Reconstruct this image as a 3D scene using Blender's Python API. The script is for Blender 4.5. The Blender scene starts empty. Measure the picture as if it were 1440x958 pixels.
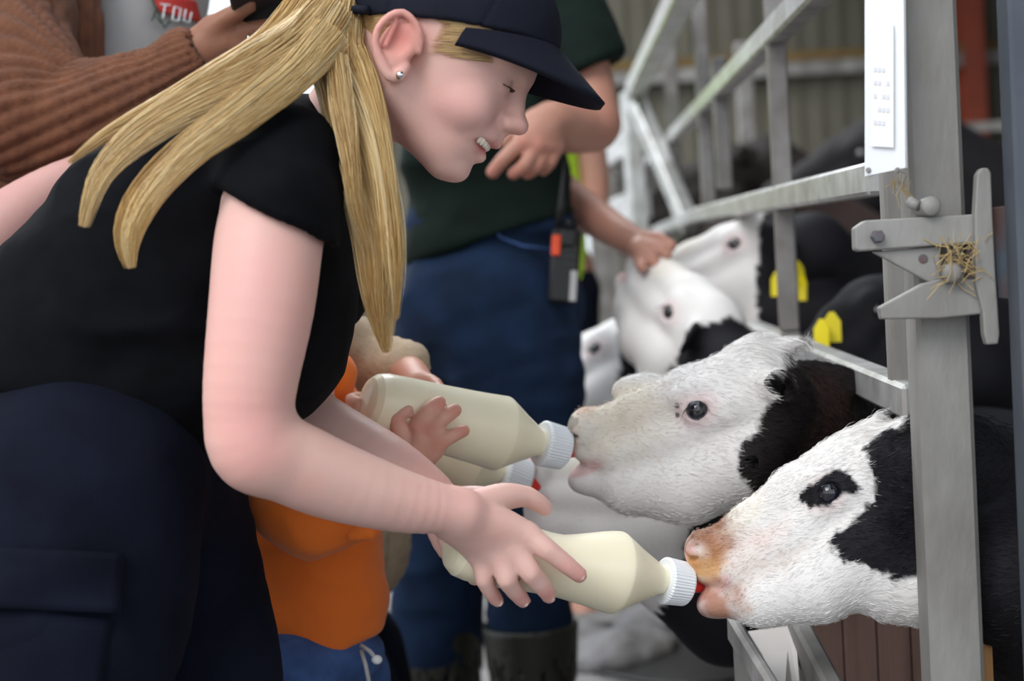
import bpy, math, random
import numpy as np
from mathutils import Vector, Matrix

# ------------------------------------------------------------------ camera, world, light, exposure
SC = bpy.context.scene
COL = SC.collection
FPX = 2400.0                       # focal length in pixels of the 1440 px wide frame (60 mm)
CAM_H = 1.0
PITCH = math.atan(125.0 / FPX)
ROLL = math.radians(3.2)
CAMP = np.array([0.0, 0.0, CAM_H])
FW = np.array([0.0, math.cos(PITCH), -math.sin(PITCH)])
_U0 = np.array([0.0, math.sin(PITCH), math.cos(PITCH)])
_R0 = np.array([1.0, 0.0, 0.0])
RT = math.cos(ROLL) * _R0 - math.sin(ROLL) * _U0
UP = math.sin(ROLL) * _R0 + math.cos(ROLL) * _U0

def P(u, v, d):
    """photo direction (u, v) at a real distance d (metres along the view axis)"""
    return CAMP + d * (FW + RT * ((u - 720.0) / FPX) + UP * ((479.0 - v) / FPX))

cam_data = bpy.data.cameras.new('camera')
cam_data.lens = 60.0
cam_data.sensor_width = 36.0
cam_data.clip_start = 0.05
cam = bpy.data.objects.new('camera', cam_data)
COL.objects.link(cam)
cam.matrix_world = Matrix(((RT[0], UP[0], -FW[0], CAMP[0]), (RT[1], UP[1], -FW[1], CAMP[1]), (RT[2], UP[2], -FW[2], CAMP[2]), (0, 0, 0, 1)))
cam_data.dof.use_dof = True
cam_data.dof.focus_distance = 1.62
cam_data.dof.aperture_fstop = 4.2
cam_data.dof.aperture_blades = 7
SC.camera = cam

SC.view_settings.view_transform = 'Standard'
SC.view_settings.look = 'None'
SC.view_settings.gamma = 1.0
SC.view_settings.use_curve_mapping = False
SC.view_settings.exposure = 0.0

world = bpy.data.worlds.new('overcast_sky')
SC.world = world
world.use_nodes = True
wn = world.node_tree
wn.nodes.clear()
wo = wn.nodes.new('ShaderNodeOutputWorld')
bg = wn.nodes.new('ShaderNodeBackground')
bg.inputs['Color'].default_value = (0.86, 0.93, 1.0, 1)
bg.inputs['Strength'].default_value = 1.45
wn.links.new(bg.outputs[0], wo.inputs[0])

def area(name, loc, target, sx, sy, power, color=(1, 1, 1)):
    l = bpy.data.lights.new(name, 'AREA')
    l.shape = 'RECTANGLE'; l.size = sx; l.size_y = sy
    l.energy = power; l.color = color
    o = bpy.data.objects.new(name, l); COL.objects.link(o)
    o.location = loc
    o.rotation_euler = (Vector(target) - Vector(loc)).to_track_quat('-Z', 'Y').to_euler()
    return o

sun = bpy.data.lights.new('sun', 'SUN'); sun.energy = 1.6; sun.angle = 0.5; sun.color = (1, 0.97, 0.93)
so = bpy.data.objects.new('sun', sun); COL.objects.link(so)
so.rotation_euler = Vector((0.5, 0.75, -0.8)).to_track_quat('-Z', 'Y').to_euler()

area('far_rail_fill', (-.9, 6.2, 4.4), (.6, 5.2, 0.8), 2.6, 3.5, 260, (.95, .98, 1))  # added lamp that brightens the far gate rails; no roof opening is modelled

# ------------------------------------------------------------------ numpy noise
_rng = np.random.RandomState(7)
_LAT = _rng.rand(32, 32, 32).astype(np.float32)

def vnoise(p, s=1.0, off=0.0):
    q = p * s + off
    i = np.floor(q).astype(np.int64); f = q - i
    f = f * f * (3 - 2 * f); i &= 31; j = (i + 1) & 31
    x0, y0, z0 = i[:, 0], i[:, 1], i[:, 2]; x1, y1, z1 = j[:, 0], j[:, 1], j[:, 2]
    fx, fy, fz = f[:, 0], f[:, 1], f[:, 2]
    L = _LAT
    a = L[x0, y0, z0] * (1 - fx) + L[x1, y0, z0] * fx
    b = L[x0, y1, z0] * (1 - fx) + L[x1, y1, z0] * fx
    c = L[x0, y0, z1] * (1 - fx) + L[x1, y0, z1] * fx
    d = L[x0, y1, z1] * (1 - fx) + L[x1, y1, z1] * fx
    return (a * (1 - fy) + b * fy) * (1 - fz) + (c * (1 - fy) + d * fy) * fz - 0.5

def fbm(p, s, off=0.0, o=3):
    r = 0; a = 1.0
    for k in range(o):
        r = r + a * vnoise(p, s, off + 3.7 * k); s = s * 2.03; a *= 0.5
    return r

def nrm(v):
    v = np.asarray(v, float); return v / np.linalg.norm(v)

def hexc(h):
    r = []
    for k in (0, 2, 4):
        c = int(h[k:k + 2], 16) / 255.0
        r.append(c / 12.92 if c <= 0.04045 else ((c + 0.055) / 1.055) ** 2.4)
    return np.array(r)

# ------------------------------------------------------------------ implicit modelling on a rectilinear grid
def axis_coords(lo, hi, fine, hf, hc):
    """spacing hf inside the interval 'fine', growing to hc outside"""
    a, b = fine
    a = max(a, lo); b = min(b, hi)
    pts = list(np.arange(a, b + hf, hf))
    h = hf; x = pts[-1]
    while x < hi:
        h = min(h * 1.12, hc); x += h; pts.append(x)
    h = hf; x = pts[0]; left = []
    while x > lo:
        h = min(h * 1.12, hc); x -= h; left.append(x)
    return np.array(left[::-1] + pts)

class Field:
    def __init__(s, xs, ys, zs):
        s.xs, s.ys, s.zs = [np.asarray(a, float) for a in (xs, ys, zs)]
        s.D = np.full((len(xs), len(ys), len(zs)), 9.0, np.float32)
    @classmethod
    def box(c, lo, hi, h):
        return c(*[np.arange(lo[i], hi[i] + h, h) for i in range(3)])
    @classmethod
    def graded(c, lo, hi, flo, fhi, hf, hc):
        return c(*[axis_coords(lo[i], hi[i], (flo[i], fhi[i]), hf, hc) for i in range(3)])
    def win(s, lo, hi):
        sl = []; g = []
        for a, l, h in zip((s.xs, s.ys, s.zs), lo, hi):
            i0 = int(np.searchsorted(a, l)); i1 = int(np.searchsorted(a, h))
            if i1 <= i0: return None, None
            sl.append(slice(i0, i1)); g.append(a[i0:i1].astype(np.float32))
        return tuple(sl), (g[0][:, None, None], g[1][None, :, None], g[2][None, None, :])
    def put(s, fn, lo, hi, k, mode):
        pad = k + 0.02
        sl, g = s.win(np.array(lo) - pad, np.array(hi) + pad)
        if sl is None: return
        b = fn(*g); a = s.D[sl]
        if mode == 'add':
            if k <= 0: s.D[sl] = np.minimum(a, b); return
            t = np.clip(0.5 + 0.5 * (b - a) / k, 0, 1)
            s.D[sl] = b * (1 - t) + a * t - k * t * (1 - t)
        elif mode == 'cut':
            b = -b
            if k <= 0: s.D[sl] = np.maximum(a, b); return
            t = np.clip(0.5 - 0.5 * (b - a) / k, 0, 1)
            s.D[sl] = b * (1 - t) + a * t + k * t * (1 - t)
    def cone(s, a, b, ra, rb, k=0.01, mode='add'):
        a = np.asarray(a, float); b = np.asarray(b, float); ba = b - a; bb = float(ba @ ba) + 1e-12
        m = max(ra, rb)
        def fn(X, Y, Z):
            x = X - a[0]; y = Y - a[1]; z = Z - a[2]
            t = np.clip((x * ba[0] + y * ba[1] + z * ba[2]) / bb, 0, 1)
            return np.sqrt((x - t * ba[0]) ** 2 + (y - t * ba[1]) ** 2 + (z - t * ba[2]) ** 2) - (ra + (rb - ra) * t)
        s.put(fn, np.minimum(a, b) - m, np.maximum(a, b) + m, k, mode)
    def ell(s, c, r, M=None, k=0.01, mode='add'):
        """ellipsoid; rows of M are its own axes"""
        c = np.asarray(c, float); r = np.asarray(r, float); M = np.eye(3) if M is None else np.asarray(M, float)
        ext = np.sqrt(((M * r[:, None]) ** 2).sum(0))
        def fn(X, Y, Z):
            x = X - c[0]; y = Y - c[1]; z = Z - c[2]
            k0 = 0; k1 = 0
            for i in range(3):
                q = x * M[i, 0] + y * M[i, 1] + z * M[i, 2]
                k0 = k0 + (q / r[i]) ** 2; k1 = k1 + (q / r[i] ** 2) ** 2
            k0 = np.sqrt(k0); k1 = np.sqrt(k1) + 1e-9
            return k0 * (k0 - 1) / k1
        s.put(fn, c - ext, c + ext, k, mode)
    def plane(s, p, n, mode='cut', lo=None, hi=None, k=0.0):
        """cut away everything on the side n points to"""
        p = np.asarray(p, float); n = nrm(n)
        fn = lambda X, Y, Z: -((X - p[0]) * n[0] + (Y - p[1]) * n[1] + (Z - p[2]) * n[2])
        lo = [s.xs[0] - 1, s.ys[0] - 1, s.zs[0] - 1] if lo is None else lo
        hi = [s.xs[-1] + 1, s.ys[-1] + 1, s.zs[-1] + 1] if hi is None else hi
        s.put(fn, lo, hi, k, mode)
    def chain(s, pts, k=0.01, mode='add', grow=0.0):
        """pts: (world point, radius); one smooth limb through them"""
        p = np.array([q[0] for q in pts], float); r = np.array([q[1] + grow for q in pts], float)
        if len(p) > 2:
            x = np.concatenate([p, r[:, None]], 1); out = []; n = len(x)
            for i in range(n - 1):
                a, b, c, d = x[max(i - 1, 0)], x[i], x[i + 1], x[min(i + 2, n - 1)]
                m = 4 if np.linalg.norm(c[:3] - b[:3]) > .02 else 2
                for f in np.arange(m) / m:
                    out.append(.5 * (2 * b + (c - a) * f + (2 * a - 5 * b + 4 * c - d) * f * f + (3 * b - a - 3 * c + d) * f ** 3))
            out.append(x[-1]); x = np.array(out); p = x[:, :3]; r = x[:, 3]
        pad = k + .02
        sl, g = s.win((p - r[:, None]).min(0) - pad, (p + r[:, None]).max(0) + pad)
        if sl is None: return
        b = np.full(s.D[sl].shape, 9.0, np.float32); o = [q.start for q in sl]
        for i in range(len(p) - 1):
            m = max(r[i], r[i + 1]) + pad; lo = np.minimum(p[i], p[i + 1]) - m; hi = np.maximum(p[i], p[i + 1]) + m
            s2, g2 = s.win(lo, hi)
            if s2 is None: continue
            ba = p[i + 1] - p[i]; bb = float(ba @ ba) + 1e-12
            X = g2[0] - p[i][0]; Y = g2[1] - p[i][1]; W = g2[2] - p[i][2]
            t = np.clip((X * ba[0] + Y * ba[1] + W * ba[2]) / bb, 0, 1)
            d = np.sqrt((X - t * ba[0]) ** 2 + (Y - t * ba[1]) ** 2 + (W - t * ba[2]) ** 2) - (r[i] + (r[i + 1] - r[i]) * t)
            q = tuple(slice(max(w.start - c, 0), max(w.stop - c, 0)) for w, c in zip(s2, o)); v = b[q]
            cut = tuple(slice(max(c - w.start, 0), max(c - w.start, 0) + n) for w, c, n in zip(s2, o, v.shape))
            b[q] = np.minimum(v, d[cut])
        a = s.D[sl]
        if mode == 'add':
            t = np.clip(0.5 + 0.5 * (b - a) / max(k, 1e-5), 0, 1); s.D[sl] = b * (1 - t) + a * t - k * t * (1 - t)
        else:
            b = -b; t = np.clip(0.5 - 0.5 * (b - a) / max(k, 1e-5), 0, 1); s.D[sl] = b * (1 - t) + a * t + k * t * (1 - t)
    def mesh(s):
        D = s.D; S = D < 0
        n = D.shape
        c = np.zeros((n[0] - 1, n[1] - 1, n[2] - 1), np.uint8)
        for i in (0, 1):
            for j in (0, 1):
                for k in (0, 1):
                    c += S[i:n[0] - 1 + i, j:n[1] - 1 + j, k:n[2] - 1 + k]
        act = (c > 0) & (c < 8)
        I, J, K = np.nonzero(act)
        vid = np.full(act.shape, -1, np.int64); vid[I, J, K] = np.arange(len(I))
        X = s.xs; Y = s.ys; Z = s.zs
        acc = np.zeros((len(I), 3)); cnt = np.zeros(len(I))
        cs = [(a, b, d) for a in (0, 1) for b in (0, 1) for d in (0, 1)]
        val = {q: D[I + q[0], J + q[1], K + q[2]].astype(float) for q in cs}
        for q in cs:
            for ax in range(3):
                if q[ax]: continue
                r = list(q); r[ax] = 1; r = tuple(r)
                va, vb = val[q], val[r]; m = (va < 0) != (vb < 0)
                t = np.where(m, va / np.where(np.abs(va - vb) < 1e-12, 1e-12, va - vb), 0)
                pa = np.stack([X[I + q[0]], Y[J + q[1]], Z[K + q[2]]], 1)
                pb = np.stack([X[I + r[0]], Y[J + r[1]], Z[K + r[2]]], 1)
                acc += np.where(m[:, None], pa + (pb - pa) * t[:, None], 0); cnt += m
        V = acc / cnt[:, None]
        Q = []
        for ax in range(3):
            a = [slice(None)] * 3; b = [slice(None)] * 3
            a[ax] = slice(0, n[ax] - 1); b[ax] = slice(1, n[ax])
            o1, o2 = [(1, 2), (2, 0), (0, 1)][ax]
            a[o1] = b[o1] = slice(1, n[o1] - 1); a[o2] = b[o2] = slice(1, n[o2] - 1)
            A = S[tuple(a)]; B = S[tuple(b)]
            idx = np.array(np.nonzero(A != B)).T
            if not len(idx): continue
            ins = A[tuple(idx.T)]
            base = idx.copy(); base[:, o1] += 1; base[:, o2] += 1
            def cell(d1, d2):
                q = base.copy(); q[:, o1] -= d1; q[:, o2] -= d2
                return vid[q[:, 0], q[:, 1], q[:, 2]]
            f = np.stack([cell(1, 1), cell(0, 1), cell(0, 0), cell(1, 0)], 1)
            f[~ins] = f[~ins][:, ::-1]
            Q.append(f)
        return V, np.concatenate(Q)

def normals(V, F):
    n = np.cross(V[F[:, 2]] - V[F[:, 0]], V[F[:, 3]] - V[F[:, 1]])
    N = np.zeros_like(V)
    for i in range(4):
        for c in range(3):
            N[:, c] += np.bincount(F[:, i], n[:, c], minlength=len(V))
    return N / (np.linalg.norm(N, axis=1)[:, None] + 1e-12)

# ------------------------------------------------------------------ objects
def root(name, label, cat, loc, group=None):
    o = bpy.data.objects.new(name, None); COL.objects.link(o)
    o.location = loc; o.empty_display_size = 0.1
    o['label'] = label; o['category'] = cat
    if group: o['group'] = group
    return o

def tag(o, label=None, cat=None, group=None, kind=None):
    for k, v in (('label', label), ('category', cat), ('group', group), ('kind', kind)):
        if v: o[k] = v
    return o

def wloc(o):
    l = Vector(o.location)
    while o.parent: o = o.parent; l = l + Vector(o.location)
    return np.array(l)

def make(name, V, F, mat, parent=None, smooth=True, col=None, loc=None):
    """world-space V, F -> one object; origin at loc (or parent's origin)"""
    V = np.asarray(V, float)
    pl = wloc(parent) if parent else np.zeros(3)
    ol = np.array(loc, float) if loc is not None else pl.copy()
    if parent is None and loc is None:
        ol = (V.min(0) + V.max(0)) / 2; ol[2] = V[:, 2].min()
    me = bpy.data.meshes.new(name)
    L = V - ol
    if isinstance(F, np.ndarray):
        k = F.shape[1]
        me.vertices.add(len(L)); me.vertices.foreach_set('co', L.astype(np.float32).ravel())
        me.loops.add(F.size); me.loops.foreach_set('vertex_index', F.astype(np.int32).ravel())
        me.polygons.add(len(F)); me.polygons.foreach_set('loop_start', np.arange(0, F.size, k, dtype=np.int32))
        me.update(calc_edges=True)
    else:
        me.from_pydata([tuple(p) for p in L], [], F); me.update()
    if smooth and len(me.polygons):
        me.polygons.foreach_set('use_smooth', np.ones(len(me.polygons), bool))
    if col is not None:
        at = me.color_attributes.new('Col', 'FLOAT_COLOR', 'POINT')
        c = np.ones((len(L), 4), np.float32); c[:, :3] = col
        at.data.foreach_set('color', c.ravel())
    me.materials.append(mat)
    o = bpy.data.objects.new(name, me); COL.objects.link(o)
    if parent: o.parent = parent
    o.location = ol - pl
    return o

class MB:
    """collects simple solids into one mesh"""
    def __init__(s): s.V = []; s.F = []
    def add(s, V, F):
        b = len(s.V); s.V += [tuple(map(float, v)) for v in V]; s.F += [tuple(i + b for i in f) for f in F]; return s
    def box(s, c, d, ax=None, bev=0.0):
        """c centre, d full sizes, ax rows = axes; bevelled long edges"""
        ax = np.eye(3) if ax is None else np.array(ax, float); c = np.array(c, float); d = np.array(d, float) / 2
        if bev <= 0:
            V = [c + sx * d[0] * ax[0] + sy * d[1] * ax[1] + sz * d[2] * ax[2] for sx in (-1, 1) for sy in (-1, 1) for sz in (-1, 1)]
            return s.add(V, [(0, 1, 3, 2), (4, 6, 7, 5), (0, 4, 5, 1), (2, 3, 7, 6), (0, 2, 6, 4), (1, 5, 7, 3)])
        V = []
        for sx, sy, sz in [(a, b, e) for a in (-1, 1) for b in (-1, 1) for e in (-1, 1)]:
            for k in range(3):
                q = d - bev; q = q * np.array([sx, sy, sz]); q[k] = d[k] * [sx, sy, sz][k]
                V.append(c + q @ ax)
        def vi(sx, sy, sz, k): return ((sx > 0) * 4 + (sy > 0) * 2 + (sz > 0)) * 3 + k
        F = []
        for k in range(3):
            o1, o2 = (k + 1) % 3, (k + 2) % 3
            for sg in (-1, 1):
                f = []
                for a, b in ((-1, -1), (1, -1), (1, 1), (-1, 1)):
                    q = [0, 0, 0]; q[k] = sg; q[o1] = a; q[o2] = b; f.append(vi(*q, k))
                F.append(tuple(f if sg > 0 else f[::-1]))
            for a in (-1, 1):
                for b in (-1, 1):
                    q0 = [0, 0, 0]; q0[o1] = a; q0[o2] = b; q1 = list(q0); q0[k] = -1; q1[k] = 1
                    f = [vi(*q0, o1), vi(*q1, o1), vi(*q1, o2), vi(*q0, o2)]
                    F.append(tuple(f if a * b < 0 else f[::-1]))
        for sx in (-1, 1):
            for sy in (-1, 1):
                for sz in (-1, 1):
                    f = [vi(sx, sy, sz, 0), vi(sx, sy, sz, 1), vi(sx, sy, sz, 2)]
                    F.append(tuple(f if sx * sy * sz > 0 else f[::-1]))
        return s.add(V, F)
    def beam(s, a, b, w, h, up=(0, 0, 1), bev=0.003):
        a = np.array(a, float); b = np.array(b, float); L = np.linalg.norm(b - a); x = (b - a) / L
        y = np.cross(up, x); y /= np.linalg.norm(y); z = np.cross(x, y)
        return s.box((a + b) / 2, (L, w, h), [x, y, z], bev)
    def tube(s, pts, rad, n=12, cap=True):
        pts = [np.array(p, float) for p in pts]; m = len(pts)
        rad = [rad] * m if np.isscalar(rad) else rad
        V = []; F = []; ref = None
        for i, p in enumerate(pts):
            t = pts[min(i + 1, m - 1)] - pts[max(i - 1, 0)]; t = t / (np.linalg.norm(t) + 1e-12)
            if ref is None:
                ref = np.cross(t, [0.13, 0.2, 1.0]);
                if np.linalg.norm(ref) < .1: ref = np.cross(t, [1, 0, 0])
            ref = ref - t * (ref @ t); ref /= np.linalg.norm(ref); q = np.cross(t, ref)
            for k in range(n):
                a = 2 * math.pi * k / n
                V.append(p + rad[i] * (math.cos(a) * ref + math.sin(a) * q))
        for i in range(m - 1):
            for k in range(n):
                F.append((i * n + k, i * n + (k + 1) % n, (i + 1) * n + (k + 1) % n, (i + 1) * n + k))
        if cap: F.append(tuple(range(n))[::-1]); F.append(tuple((m - 1) * n + k for k in range(n)))
        return s.add(V, F)
    def lathe(s, a, axis, prof, n=32, ref=None, fn=None):
        """prof: (t along axis, radius); fn(point, t, angle) may nudge"""
        a = np.array(a, float); x = nrm(axis)
        r0 = np.cross(x, [0, 0, 1] if abs(x[2]) < .9 else [1, 0, 0]) if ref is None else np.array(ref) - x * (np.array(ref) @ x)
        r0 = nrm(r0); r1 = np.cross(x, r0); V = []; F = []
        for t, r in prof:
            for k in range(n):
                w = 2 * math.pi * k / n; rr = r if fn is None else fn(t, w, r)
                V.append(a + x * t + rr * (math.cos(w) * r0 + math.sin(w) * r1))
        for i in range(len(prof) - 1):
            for k in range(n):
                F.append((i * n + k, i * n + (k + 1) % n, (i + 1) * n + (k + 1) % n, (i + 1) * n + k))
        F.append(tuple(range(n))[::-1]); F.append(tuple((len(prof) - 1) * n + k for k in range(n)))
        return s.add(V, F)
    def prism(s, poly, nvec):
        """extrude a 3-D polygon by nvec"""
        n = len(poly); nvec = np.array(nvec, float)
        V = [np.array(p, float) for p in poly] + [np.array(p, float) + nvec for p in poly]
        F = [tuple(range(n))[::-1], tuple(range(n, 2 * n))] + [(i, (i + 1) % n, n + (i + 1) % n, n + i) for i in range(n)]
        return s.add(V, F)
    def sphere(s, c, r, n=16, m=10, M=None):
        V = []; F = []; c = np.array(c, float); r = np.ones(3) * r if np.isscalar(r) else np.array(r, float)
        M = np.eye(3) if M is None else np.array(M, float)
        for i in range(m + 1):
            th = math.pi * (i if 0 < i < m else (0.02 if i == 0 else m - 0.02)) / m
            for k in range(n):
                ph = 2 * math.pi * k / n
                V.append(c + (np.array([math.sin(th) * math.cos(ph), math.sin(th) * math.sin(ph), math.cos(th)]) * r) @ M)
        for i in range(m):
            for k in range(n):
                F.append((i * n + k, (i + 1) * n + k, (i + 1) * n + (k + 1) % n, i * n + (k + 1) % n))
        F.append(tuple(range(n))); F.append(tuple(m * n + k for k in range(n))[::-1])
        return s.add(V, F)
    def build(s, name, mat, parent=None, smooth=False, loc=None, col=None):
        return make(name, np.array(s.V), s.F, mat, parent, smooth, col, loc)

def strands(paths, rad, cols=None):
    """paths (N, M, 3), rad (N, M): three-sided hairs -> V, F, C"""
    N, M, _ = paths.shape
    T = np.gradient(paths, axis=1); T /= np.linalg.norm(T, axis=2)[..., None] + 1e-12
    ref = np.array([0.31, 0.77, 0.55]); A = np.cross(T, ref); A /= np.linalg.norm(A, axis=2)[..., None] + 1e-9
    B = np.cross(T, A)
    V = np.stack([paths + rad[..., None] * (math.cos(w) * A + math.sin(w) * B) for w in (0, 2.0944, 4.18879)], 2)
    idx = np.arange(N * M * 3).reshape(N, M, 3); F = []
    for k in range(3):
        k2 = (k + 1) % 3
        F.append(np.stack([idx[:, :-1, k], idx[:, :-1, k2], idx[:, 1:, k2], idx[:, 1:, k]], -1).reshape(-1, 4))
    C = None if cols is None else np.repeat(cols, M * 3, axis=0)
    return V.reshape(-1, 3), np.concatenate(F), C

def ribbons(paths, rad, cols):
    """flat hair blades: paths (N, M, 3)"""
    N, M, _ = paths.shape; T = paths[:, -1] - paths[:, 0]; T /= np.linalg.norm(T, axis=1)[:, None] + 1e-12
    rs = np.random.RandomState(5); A = np.cross(T, rs.normal(0, 1, (N, 3))); A /= np.linalg.norm(A, axis=1)[:, None] + 1e-9
    V = np.stack([paths - rad[..., None] * A[:, None], paths + rad[..., None] * A[:, None]], 2)
    idx = np.arange(N * M * 2).reshape(N, M, 2)
    F = np.stack([idx[:, :-1, 0], idx[:, :-1, 1], idx[:, 1:, 1], idx[:, 1:, 0]], -1).reshape(-1, 4)
    return V.reshape(-1, 3), F, np.repeat(cols, M * 2, axis=0)

def sdpoly(p, poly):
    """signed distance of (N,2) points to a polygon, negative inside"""
    poly = np.array(poly, float); n = len(poly)
    d = np.full(len(p), 1e18); ins = np.zeros(len(p), bool)
    for i in range(n):
        a = poly[i]; b = poly[(i + 1) % n]; e = b - a; w = p - a
        t = np.clip((w @ e) / (e @ e + 1e-12), 0, 1)
        d = np.minimum(d, ((w - t[:, None] * e) ** 2).sum(1))
        c = ((a[1] > p[:, 1]) != (b[1] > p[:, 1])) & (p[:, 0] < (b[0] - a[0]) * (p[:, 1] - a[1]) / (b[1] - a[1] + 1e-12) + a[0])
        ins ^= c
    d = np.sqrt(d); return np.where(ins, -d, d)

# ------------------------------------------------------------------ materials
def mat(name, color=(0.5, 0.5, 0.5), rough=0.6, metal=0.0, var=None, vscale=8.0, bump=0.0, bscale=60.0, sss=0.0,
        sssr=(1, 0.35, 0.2), attr=False, spec=0.5, trans=0.0, sheen=0.0, stretch=None, emit=None, coat=0.0, vcontrast=(0.3, 0.7)):
    m = bpy.data.materials.new(name); m.use_nodes = True
    nt = m.node_tree; b = nt.nodes['Principled BSDF']
    if isinstance(color, str): color = hexc(color)
    b.inputs['Roughness'].default_value = rough; b.inputs['Metallic'].default_value = metal
    b.inputs['Specular IOR Level'].default_value = spec
    b.inputs['Transmission Weight'].default_value = trans
    b.inputs['Sheen Weight'].default_value = sheen
    b.inputs['Coat Weight'].default_value = coat
    tc = nt.nodes.new('ShaderNodeTexCoord'); mp = nt.nodes.new('ShaderNodeMapping')
    nt.links.new(tc.outputs['Object'], mp.inputs[0])
    if stretch: mp.inputs['Scale'].default_value = stretch
    src = None
    if attr:
        a = nt.nodes.new('ShaderNodeAttribute'); a.attribute_name = 'Col'; src = a.outputs['Color']
    if var is not None:
        if isinstance(var, str): var = hexc(var)
        n = nt.nodes.new('ShaderNodeTexNoise'); n.inputs['Scale'].default_value = vscale; n.inputs['Detail'].default_value = 5
        nt.links.new(mp.outputs[0], n.inputs['Vector'])
        r = nt.nodes.new('ShaderNodeMapRange'); r.inputs[1].default_value = vcontrast[0]; r.inputs[2].default_value = vcontrast[1]
        nt.links.new(n.outputs['Fac'], r.inputs[0])
        mx = nt.nodes.new('ShaderNodeMix'); mx.data_type = 'RGBA'
        nt.links.new(r.outputs[0], mx.inputs['Factor'])
        if src is not None:
            mx.blend_type = 'MULTIPLY'; nt.links.new(src, mx.inputs['A'])
        else: mx.inputs['A'].default_value = (*color, 1)
        mx.inputs['B'].default_value = (*var, 1); src = mx.outputs['Result']
    if src is not None: nt.links.new(src, b.inputs['Base Color'])
    else: b.inputs['Base Color'].default_value = (*color, 1)
    if sss:
        b.inputs['Subsurface Weight'].default_value = sss; b.inputs['Subsurface Radius'].default_value = sssr
        b.inputs['Subsurface Scale'].default_value = 0.008
    if bump:
        n2 = nt.nodes.new('ShaderNodeTexNoise'); n2.inputs['Scale'].default_value = bscale; n2.inputs['Detail'].default_value = 4
        nt.links.new(mp.outputs[0], n2.inputs['Vector'])
        bp = nt.nodes.new('ShaderNodeBump'); bp.inputs['Strength'].default_value = bump; bp.inputs['Distance'].default_value = 0.002
        nt.links.new(n2.outputs['Fac'], bp.inputs['Height']); nt.links.new(bp.outputs[0], b.inputs['Normal'])
    return m

M = {}
M['skin'] = mat('skin', attr=True, rough=0.5, sss=0.2, bump=0.12, bscale=300, spec=0.35)
M['black_cotton'] = mat('black_cotton', '08090c', 0.9, var='0e0f14', vscale=30, bump=0.25, bscale=700, spec=0.12)
M['navy_canvas'] = mat('navy_canvas', '0c0f1b', 0.9, var='131726', vscale=14, bump=0.35, bscale=500, spec=0.12)
M['cap_cloth'] = mat('cap_cloth', '0f1220', 0.8, var='141828', vscale=20, bump=0.3, bscale=900, spec=0.25)
M['hair'] = mat('hair', attr=True, rough=0.38, spec=0.6)
M['coat_fur'] = mat('coat_fur', attr=True, rough=0.75, spec=0.25, bump=0.3, bscale=260)
M['fur_blade'] = mat('fur_blade', attr=True, rough=0.6, spec=0.35)
M['bottle'] = mat('bottle_plastic', 'f7efd8', 0.28, sss=0.35, sssr=(1, .9, .6), spec=0.45, var='f1e6c6', vscale=5)
M['cap_white'] = mat('white_plastic', 'e9edf2', 0.35)
M['teat'] = mat('red_rubber', 'f0423c', 0.35)
M['galv'] = mat('galvanised_steel', 'd6d6d6', 0.4, metal=0.55, var='a8a6a3', vscale=22, bump=0.25, bscale=80)
M['galv_dull'] = mat('weathered_steel', '9d9c99', 0.62, metal=0.25, var='787470', vscale=12, bump=0.45, bscale=120, stretch=(1, 1, .4))
M['rust'] = mat('rusty_steel', '6f4a3c', 0.8, metal=0.2, var='5f6a76', vscale=30, bump=0.5, bscale=90)
M['blue_steel'] = mat('blue_steel', '4a515d', 0.6, metal=0.3, var='5f646c', vscale=9, bump=0.2)
M['denim'] = mat('denim', '1c2f4b', 0.9, var='152338', vscale=16, bump=0.35, bscale=900, spec=0.15)
M['denim_light'] = mat('light_denim', '4467a0', 0.85, var='243a6a', vscale=22, bump=0.35, bscale=900)
M['green_cotton'] = mat('green_cotton', '16231e', 0.9, var='111b18', vscale=12, bump=0.2, bscale=600, spec=0.15)
M['orange_cotton'] = mat('orange_cotton', 'f07a22', 0.85, var='e06a18', vscale=8, bump=0.25, bscale=700, sheen=0.15)
M['cream_knit'] = mat('cream_knit', 'c0ab92', 0.9, var='a8937a', vscale=60, bump=0.6, bscale=400)
M['brown_knit'] = mat('brown_knit', '7a4d36', 0.95, var='613c2a', vscale=40, bump=0.7, bscale=420, sheen=0.05)
M['grey_cotton'] = mat('grey_cotton', 'b4b3b4', 0.9, bump=0.2, bscale=500)
M['rubber_boot'] = mat('olive_rubber', '2b2a22', 0.45, var='24231c', vscale=10)
M['black_plastic'] = mat('black_plastic', '17181b', 0.4)
M['orange_plastic'] = mat('orange_plastic', 'f2542a', 0.4)
M['lime'] = mat('lime_hi_vis', 'c8f53a', 0.7)
M['eye'] = mat('eye_gloss', attr=True, rough=0.06, spec=0.8, coat=0.6)
M['silver'] = mat('silver', 'e8e8ea', 0.15, metal=1.0)
M['teeth'] = mat('tooth', 'efe6d8', 0.3)
M['yellow_tag'] = mat('yellow_plastic', 'e6d320', 0.5)
M['straw'] = mat('straw', 'c4ae7e', 0.8, var='95794a', vscale=30)
M['wood'] = mat('pine_wood', 'b98a55', 0.75, var='8b6037', vscale=6, stretch=(6, 6, .6), bump=0.3)
# ================================================================== setting
FD = P(795, 350, 1.0) - CAMP; FD[2] = 0; FD = nrm(FD)          # direction in which the feed barrier runs
NF = np.array([FD[1], -FD[0], 0.0])                            # its normal, pointing into the pen
POST = P(1320, 500, 1.50)
Z = np.array([0, 0, 1.0])

def Q(u, v, off=0.0):
    """point of the barrier plane seen at (u, v)"""
    r = P(u, v, 1.0) - CAMP; p0 = POST + NF * off
    return CAMP + r * (((p0 - CAMP) @ NF) / (r @ NF))

FAX = [NF, FD, Z]

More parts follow.
